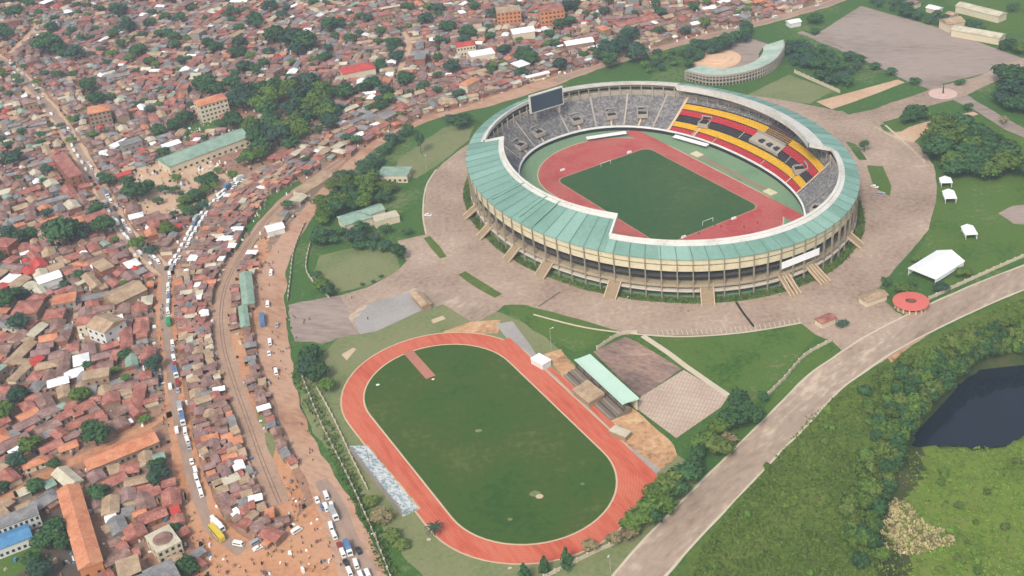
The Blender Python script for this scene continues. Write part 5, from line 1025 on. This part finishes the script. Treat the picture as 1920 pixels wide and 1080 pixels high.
pts = PHV([rp_in([(1650, 1010), (1662, 960), (1672, 935), (1700, 945), (1735, 985), (1785, 1000), (1790, 1020), (1740, 1035), (1700, 1045), (1665, 1035)]) for _ in range(420)])
M['straw'] = mat('straw', [lin(200, 186, 134), lin(222, 208, 158)], (.4, 2), obj_rand=.05); tufts('dry_reeds', pts, ['straw', 'straw', 'straw', 'leaf_dry'], 10, .5, 1.1, .9)
pts = []
for k in range(1300):
    ph = rnd.uniform(-130, 60); q = S2W(*EP(R(ph), rnd.uniform(1.0, 1.038))); pts.append((*q, .14))
tufts('planting', pts, ['leaf_mid', 'leaf_dark', 'leaf_olive'], 5, .4, .9)
pts = []
for k in range(500):
    t = rnd.random(); l = [(560, 700), (625, 830), (680, 950), (735, 1080)]; f_ = t * 3; i = min(2, int(f_)); s = f_ - i; px, py = l[i][0] + (l[i + 1][0] - l[i][0]) * s + rnd.uniform(-16, 14), l[i][1] + (l[i + 1][1] - l[i][1]) * s; pts.append((*P(px, py), .05))
tufts('drain_weeds', pts, ['leaf_mid', 'leaf_dark', 'leaf_olive'], 6, .4, 1.0)

# small clutter in the yards and lanes: washing lines, stacks, sheets, tanks
cl = MB(); clm = [M['white'], M['roof_grey'], M['roof_brown'], M['dark'], M['roof_tan'], M['roof_blue'], M['roof_cream']]; nclut = 0
for _ in range(34000):
    if nclut > 9000: break
    x, y = rnd.uniform(min(vx), max(vx)), rnd.uniform(min(vy), max(vy))
    if not seen(x, y) or not bool(pip(np.array([x]), np.array([y]), SLUM)[0]): continue
    g_, _a = road_gap(x, y)
    if g_ < -.5: continue
    a = rnd.uniform(0, 3.1); L = rnd.uniform(.5, 2.2); W = rnd.uniform(.4, 1.3); hgt = rnd.choice([.3, .8, 1.2, 1.6, 2.2]); cl.box(-L / 2, L / 2, -W / 2, W / 2, 0, hgt, rnd.choice([0, 0, 0, 1, 2, 2, 3, 3, 3, 4, 4, 5, 6]), (x, y, 0, a), rnd.uniform(.6, 1)); nclut += 1
tag(cl.build('yard_clutter', clm), None, None, None, 'stuff')

# ------------------------------------------------------------------ vehicles
VCOL = {'white': M['white'], 'silver': mat('paint_silver', [lin(168, 170, 172), lin(180, 182, 184)], (.3, 1), rough=.35), 'dark': mat('paint_dark', [lin(48, 50, 54), lin(58, 60, 64)], (.3, 1), rough=.35), 'red': mat('paint_red', [lin(160, 44, 40), lin(174, 56, 50)], (.3, 1), rough=.35), 'blue': mat('paint_blue', [lin(90, 120, 160), lin(104, 134, 172)], (.3, 1), rough=.35), 'green': mat('tarpaulin_green', [lin(48, 150, 88), lin(64, 168, 102)], (.3, 1)), 'yellow': mat('paint_yellow', [lin(222, 190, 60), lin(232, 204, 84)], (.3, 1), rough=.35)}
wh = lathe([(0, -.11), (.33, -.11), (.36, -.05), (.36, .05), (.33, .11), (0, .11)], 10); WHEEL = wh.mesh('wheel', [M['tyre']])
def vehicle(kind, col):
    """returns (root, tree) of a prototype parked at the origin, long axis x"""
    o = empty({'bus': 'minibus', 'car': 'car', 'lorry': 'lorry', 'coach': 'coach'}[kind], (0, 0, -50))
    def ext(prof, w_, name, m, par, taper=.94):
        mb = MB(); n = len(prof); vs = [(x, s * w_ / 2 * (taper if z > 1.1 else 1), z) for s in (-1, 1) for x, z in prof]
        mb.add(vs, [tuple(range(n - 1, -1, -1)), tuple(range(n, 2 * n))] + [(i, (i + 1) % n, n + (i + 1) % n, n + i) for i in range(n)]); return mb.build(name, m, par)
    if kind == 'bus':
        Lh, W_ = 2.4, 1.75; ext([(-2.4, .35), (2.4, .35), (2.4, .95), (1.85, 1.75), (1.5, 2.0), (-2.2, 2.0), (-2.4, 1.6)], W_, 'body', VCOL[col], o); gl = MB()
        for s in (-1, 1): gl.box(-2.1, 1.45, s * .84 - .025, s * .84 + .025, 1.12, 1.65)
        gl.add([(2.33, -.7, 1.1), (2.33, .7, 1.1), (1.93, .66, 1.7), (1.93, -.66, 1.7)], [(0, 1, 2, 3)]); gl.build('window', M['glass'], o); wx = (1.55, -1.5); wr = 1.0
    elif kind == 'car':
        W_ = 1.7; ext([(-2.1, .3), (2.1, .3), (2.1, .75), (1.1, .9), (.5, 1.4), (-1.1, 1.42), (-1.6, .95), (-2.1, .9)], W_, 'body', VCOL[col], o); gl = MB()
        for s in (-1, 1): gl.box(-1.2, .6, s * .83 - .03, s * .83 + .03, .95, 1.3)
        gl.add([(1.12, -.7, .93), (1.12, .7, .93), (.57, .66, 1.38), (.57, -.66, 1.38)], [(0, 1, 2, 3)]); gl.build('window', M['glass'], o); wx = (1.3, -1.3); wr = .9
    elif kind == 'lorry':
        W_ = 2.4; ext([(2.0, .6), (4.0, .6), (4.0, 1.7), (3.5, 2.7), (2.0, 2.7)], 2.3, 'cab', M['white'], o); gl = MB(); gl.add([(3.98, -.95, 1.75), (3.98, .95, 1.75), (3.55, .9, 2.6), (3.55, -.9, 2.6)], [(0, 1, 2, 3)]); gl.build('window', M['glass'], o)
        ext([(-4.2, .9), (1.9, .9), (1.9, 3.0), (1.4, 3.5), (-3.7, 3.5), (-4.2, 3.0)], W_, 'cargo_box', VCOL[col], o, .9); wx = (2.9, -2.6); wr = 1.35
    else:
        W_ = 2.5; ext([(-5.4, .45), (5.4, .45), (5.4, 2.4), (5.1, 3.1), (-5.3, 3.1), (-5.4, 2.8)], W_, 'body', VCOL[col], o, .97); gl = MB()
        for s in (-1, 1): gl.box(-5, 4.9, s * 1.22 - .03, s * 1.22 + .03, 1.7, 2.6)
        gl.add([(5.42, -1.1, 1.5), (5.42, 1.1, 1.5), (5.2, 1.1, 2.8), (5.2, -1.1, 2.8)], [(0, 1, 2, 3)]); gl.build('window', M['glass'], o); wx = (3.6, -3.2); wr = 1.4
    for x in wx:
        for s in (-1, 1): q = link('wheel', WHEEL, o, (x, s * (W_ / 2 - .12), .36 * wr)); q.rotation_euler = (math.pi / 2, 0, 0); q.scale = (wr, wr, wr)
    return o, tree_of(o)
PROTO = {}
VW = {'bus': 'minibus', 'car': 'car', 'lorry': 'lorry', 'coach': 'coach'}
def park(kind, col, x, y, an, z=.16, label=None):
    if (kind, col) not in PROTO: o, ch = vehicle(kind, col); PROTO[(kind, col)] = (o, ch); o.location = (x, y, z); o.rotation_euler = (0, 0, an)
    else: o = dup(*PROTO[(kind, col)], (x, y, z), an)
    if label: tag(o, label, VW[kind])
    else: later(o, f'{col} {VW[kind]}', VW[kind], f'{VW[kind]}s on the roads')
    return o
def queue(pix, n0, n1, gap, off, prob=.9, flip=False, pool=None):
    pts = line_w([(p[0], p[1]) for p in pix]); acc = rnd.uniform(0, gap)
    pool = pool or ['bus'] * 7 + ['car'] * 4 + ['lorry'] * 1
    for a, b in zip(pts, pts[1:]):
        d = math.hypot(b[0] - a[0], b[1] - a[1]); an = math.atan2(b[1] - a[1], b[0] - a[0])
        while acc < d:
            t = acc / d; py = proj(a[0] + (b[0] - a[0]) * t, a[1] + (b[1] - a[1]) * t)[1]
            if n0 <= py <= n1 and rnd.random() < prob:
                k = rnd.choice(pool); c = 'white' if rnd.random() < (.85 if k == 'bus' else .5) else rnd.choice(['silver', 'dark', 'silver', 'dark', 'silver', 'blue', 'red'])
                if k == 'lorry': c = rnd.choice(['white', 'blue', 'silver'])
                of = off + rnd.uniform(-.35, .35); x, y = a[0] + (b[0] - a[0]) * t - math.sin(an) * of, a[1] + (b[1] - a[1]) * t + math.cos(an) * of; park(k, c, x, y, an + (math.pi if flip else 0) + rnd.gauss(0, .05)); acc += {'lorry': 4, 'coach': 5}.get(k, 0)
            acc += gap * rnd.uniform(.85, 1.4)
        acc -= d
x, y = P(316, 602, 1.5); park('lorry', 'green', x, y, ang((316, 640), (314, 560)), label='lorry under a bright green tarpaulin in the market queue'); landmark('the green tarpaulin lorry', x, y)
x, y = P(492, 600, 1.5); park('coach', 'blue', x, y, ang((497, 640), (490, 560)), label='pale blue coach standing on the dirt road'); landmark('the pale blue coach', x, y)
RC2 = [(p[0] + 4, p[1]) for p in ROAD_C]
queue(RC2, 640, 1000, 5.6, 1.0, .92); queue(RC2, 515, 590, 5.4, .6, .95); queue(RC2, 640, 840, 11, -2.6, .5, True)
queue(ROAD_B, 335, 505, 5.4, 1.6, .95); queue(ROAD_B, 335, 505, 5.6, -1.7, .85, True)
queue(ROAD_A, 330, 500, 5.8, 1.9, .85); queue(ROAD_A, 330, 500, 6.2, -2.0, .75, True); queue(ROAD_A, 120, 330, 9, 2.0, .55); queue(ROAD_A, 120, 330, 10, -2.2, .5, True)
MR = [(602, 890), (615, 925), (632, 965), (650, 1010), (668, 1050), (685, 1090)]
queue(MR, 890, 1085, 6.0, -1.2, .85, pool=['bus', 'car', 'lorry', 'bus']); queue(MR, 940, 1085, 5.6, -4.2, .9); queue(MR, 1000, 1085, 5.6, 2.0, .8); queue([(p[0], p[1]) for p in ROAD_MAIN], 400, 880, 30, -1.5, .5); queue([(p[0], p[1]) for p in ROAD_MAIN], 10, 240, 34, -2, .5)
for px, py, k, c, d in ((408, 1005, 'coach', 'yellow', (12, 14)), (448, 1023, 'bus', 'white', (16, 3)), (480, 1020, 'bus', 'silver', (14, -8)), (525, 1006, 'bus', 'white', (16, -8)), (557, 998, 'bus', 'white', (14, -9)), (484, 1030, 'car', 'white', (12, -6)), (803, 405, 'car', 'white', (14, 0)), (1640, 352, 'car', 'white', (14, 3)), (1653, 367, 'bus', 'silver', (14, 2)), (520, 612, 'car', 'silver', (-3, 14)), (505, 665, 'car', 'white', (3, 16)), (612, 955, 'bus', 'white', (10, 20)), (595, 940, 'car', 'white', (6, 16)), (1485, 1000, 'car', 'silver', (0, 0))):
    if d == (0, 0): continue
    x, y = P(px, py); park(k, c, x, y, ang((px, py), (px + d[0], py + d[1])), z=.19)

# ------------------------------------------------------------------ people
def person_mesh(seed, shirt, trousers):
    g = random.Random(seed); st = .16 + .08 * g.random()
    V = [(0, 0, .92), (0, 0, 1.15), (0, 0, 1.40), (0, 0, 1.52), (0, .01, 1.66), (st * .7, -.09, .88), (st, -.10, .48), (st * .6 - .06, -.10, .06), (st + .1, -.10, .04), (-st * .5, .09, .88), (-st * .6, .10, .48), (-st * 1.4, .10, .06), (-st * 1.2 + .12, .10, .04), (0, -.20, 1.38), (-.06, -.25, 1.10), (.06, -.26, .86), (0, .20, 1.38), (.06, .25, 1.10), (.16, .25, .88)]
    Ed = [(0, 1), (1, 2), (2, 3), (3, 4), (0, 5), (5, 6), (6, 7), (7, 8), (0, 9), (9, 10), (10, 11), (11, 12), (2, 13), (13, 14), (14, 15), (2, 16), (16, 17), (17, 18)]
    Rd = [.15, .14, .17, .065, .10, .09, .065, .045, .04, .09, .065, .045, .04, .07, .05, .04, .07, .05, .04]
    me = bpy.data.meshes.new('person'); me.from_pydata(V, Ed, []); o = bpy.data.objects.new('person', me); COL.objects.link(o); o.modifiers.new('s', 'SKIN')
    for i, r in enumerate(Rd): me.skin_vertices[0].data[i].radius = (r, r)
    me.skin_vertices[0].data[0].use_root = True; dg = bpy.context.evaluated_depsgraph_get(); nm = bpy.data.meshes.new_from_object(o.evaluated_get(dg)); bpy.data.objects.remove(o)
    nm.materials.clear()
    for q in (shirt, trousers, PM['skin'], PM['hair']): nm.materials.append(q)
    for f in nm.polygons:
        c = f.center; f.material_index = 3 if c.z > 1.68 or (c.z > 1.6 and c.x < -.02) else 2 if c.z > 1.5 or (abs(c.y) > .19 and c.z < 1.02 and c.z > .8) else 0 if c.z > .93 else 1; f.use_smooth = True
    return nm
PM = {'skin': mat('skin', [lin(92, 62, 48), lin(104, 72, 56)], (1, 3)), 'hair': mat('hair', [lin(28, 24, 22), lin(36, 32, 30)], (1, 3))}
CL = {'dark': (44, 44, 50), 'white': (226, 224, 218), 'red': (170, 52, 48), 'blue': (66, 92, 150), 'brown': (108, 80, 62), 'yellow': (214, 180, 70)}
for k_, v in CL.items(): PM[k_] = mat('cloth_' + k_, [lin(*v), lin(*v)], (1, 3))
PPL = [(s, t, person_mesh(i, PM[s], PM[t])) for i, (s, t) in enumerate([('dark', 'dark'), ('white', 'dark'), ('red', 'blue'), ('blue', 'dark'), ('brown', 'brown'), ('yellow', 'dark'), ('dark', 'brown')])]
landmark('the open dirt yard', *P(530, 1045)); landmark('the market junction', *P(310, 505)); landmark('the main dirt road bend', *P(505, 560)); landmark('the lower dirt road', *P(555, 800)); landmark('the upper market road', *P(110, 225)); landmark('the middle market road', *P(225, 420)); landmark('the lower market road', *P(345, 830)); landmark('the railway bed', *P(465, 790)); landmark('the far top left lane', *P(60, 45)); landmark('the far curving lane', *P(765, 90)); landmark('the practice track', *TC); landmark('the bare parking lot', *P(1720, 90)); landmark('the stadium scoreboard', *P(1020, 190)); landmark('the parking pad', *P(730, 585))
for px, py, ph in ((420, 60, 'the pale roofs beyond the grove'), (560, 115, 'the distant crowded hillside'), (330, 20, 'the top edge hillside'), (60, 350, 'the left edge trees'), (60, 700, 'the crowded left quarter'), (240, 720, 'the tangled rust roofs'), (400, 460, 'the market stall belt'), (400, 760, 'the lower stall belt'), (230, 950, 'the orange courtyard houses'), (680, 40, 'the far hill houses'), (560, 300, 'the brick stalls below the grove'), (820, 120, 'the hillside above the bending road'), (1250, 40, 'the highway houses')): landmark(ph, *P(px, py))
def folk(x, y):
    s, t, me = rnd.choice(PPL); o = link('person', me, None, (x, y, .17), rnd.uniform(0, 6.28)); later(o, f'person in {s} top, {t} trousers', 'person', 'people on the roads')
def crowd(poly, n):
    for _ in range(n): px, py = rp_in(poly); folk(*P(px, py))
crowd([(340, 860), (365, 905), (400, 985), (400, 1075), (340, 1075), (330, 950)], 22); crowd([(400, 1020), (470, 1050), (600, 980), (660, 1075), (400, 1075)], 42); crowd([(500, 620), (540, 590), (600, 600), (560, 640), (530, 720), (505, 700)], 30); crowd([(478, 480), (500, 480), (480, 580), (470, 580)], 18); crowd([(300, 520), (308, 520), (306, 700), (318, 800), (306, 800), (298, 650)], 26); crowd([(215, 420), (230, 415), (300, 500), (285, 505)], 24); crowd([(530, 890), (560, 900), (580, 960), (540, 960)], 16); crowd([(540, 720), (560, 730), (600, 860), (585, 870)], 8); crowd([(480, 570), (500, 500), (520, 440), (530, 450), (510, 560)], 10)
for px, py in ((1340, 425), (1352, 427), (1365, 422), (1395, 428), (1420, 420), (1310, 440), (1462, 555), (1400, 560), (1290, 585), (1385, 575), (660, 560), (690, 600)): folk(*P(px, py))
# lamp posts
for px, py, h, lb in ((1145, 1072, 9, 'tall pale lamp post beside the lower eastern road'), (1034, 655, 12, 'tall pale lamp post beside the white container'), (1177, 598, 12, 'thin lamp post at the foot of the stadium lawn'), (800, 320, 10, 'lamp post at the apron edge by the pavilion'), (693, 870, 9, 'lamp post beside the drain fence'), (710, 1030, 9, 'lamp post at the lower drain fence')):
    x, y = P(px, py); o = empty('lamp_post', (x, y, 0), rnd.uniform(0, 6), lb, 'lamp post'); m_ = MB(); m_.cyl(0, 0, 0, h, .16, .09, 8); m_.build('pole', M['concrete'], o); m_ = MB(); m_.tube((0, 0, h - .1), (1.4, 0, h + .15), .06); m_.box(1.1, 2.0, -.16, .16, h + .08, h + .24); m_.build('lamp_head', M['white'], o)
settle()

# ------------------------------------------------------------------ haze
hz = MB(); hz.box(-2600, 2600, -600, 4200, LOW - 5, CAM_H + 30); hm = bpy.data.materials.new('haze'); hm.use_nodes = True; t = hm.node_tree
for n in list(t.nodes): t.nodes.remove(n)
out = t.nodes.new('ShaderNodeOutputMaterial'); pv = t.nodes.new('ShaderNodeVolumePrincipled'); pv.inputs['Color'].default_value = (.45, .53, .63, 1); pv.inputs['Density'].default_value = .00022; pv.inputs['Anisotropy'].default_value = .2; t.links.new(pv.outputs[0], out.inputs['Volume'])
h_o = hz.build('haze', hm); h_o['kind'] = 'stuff'
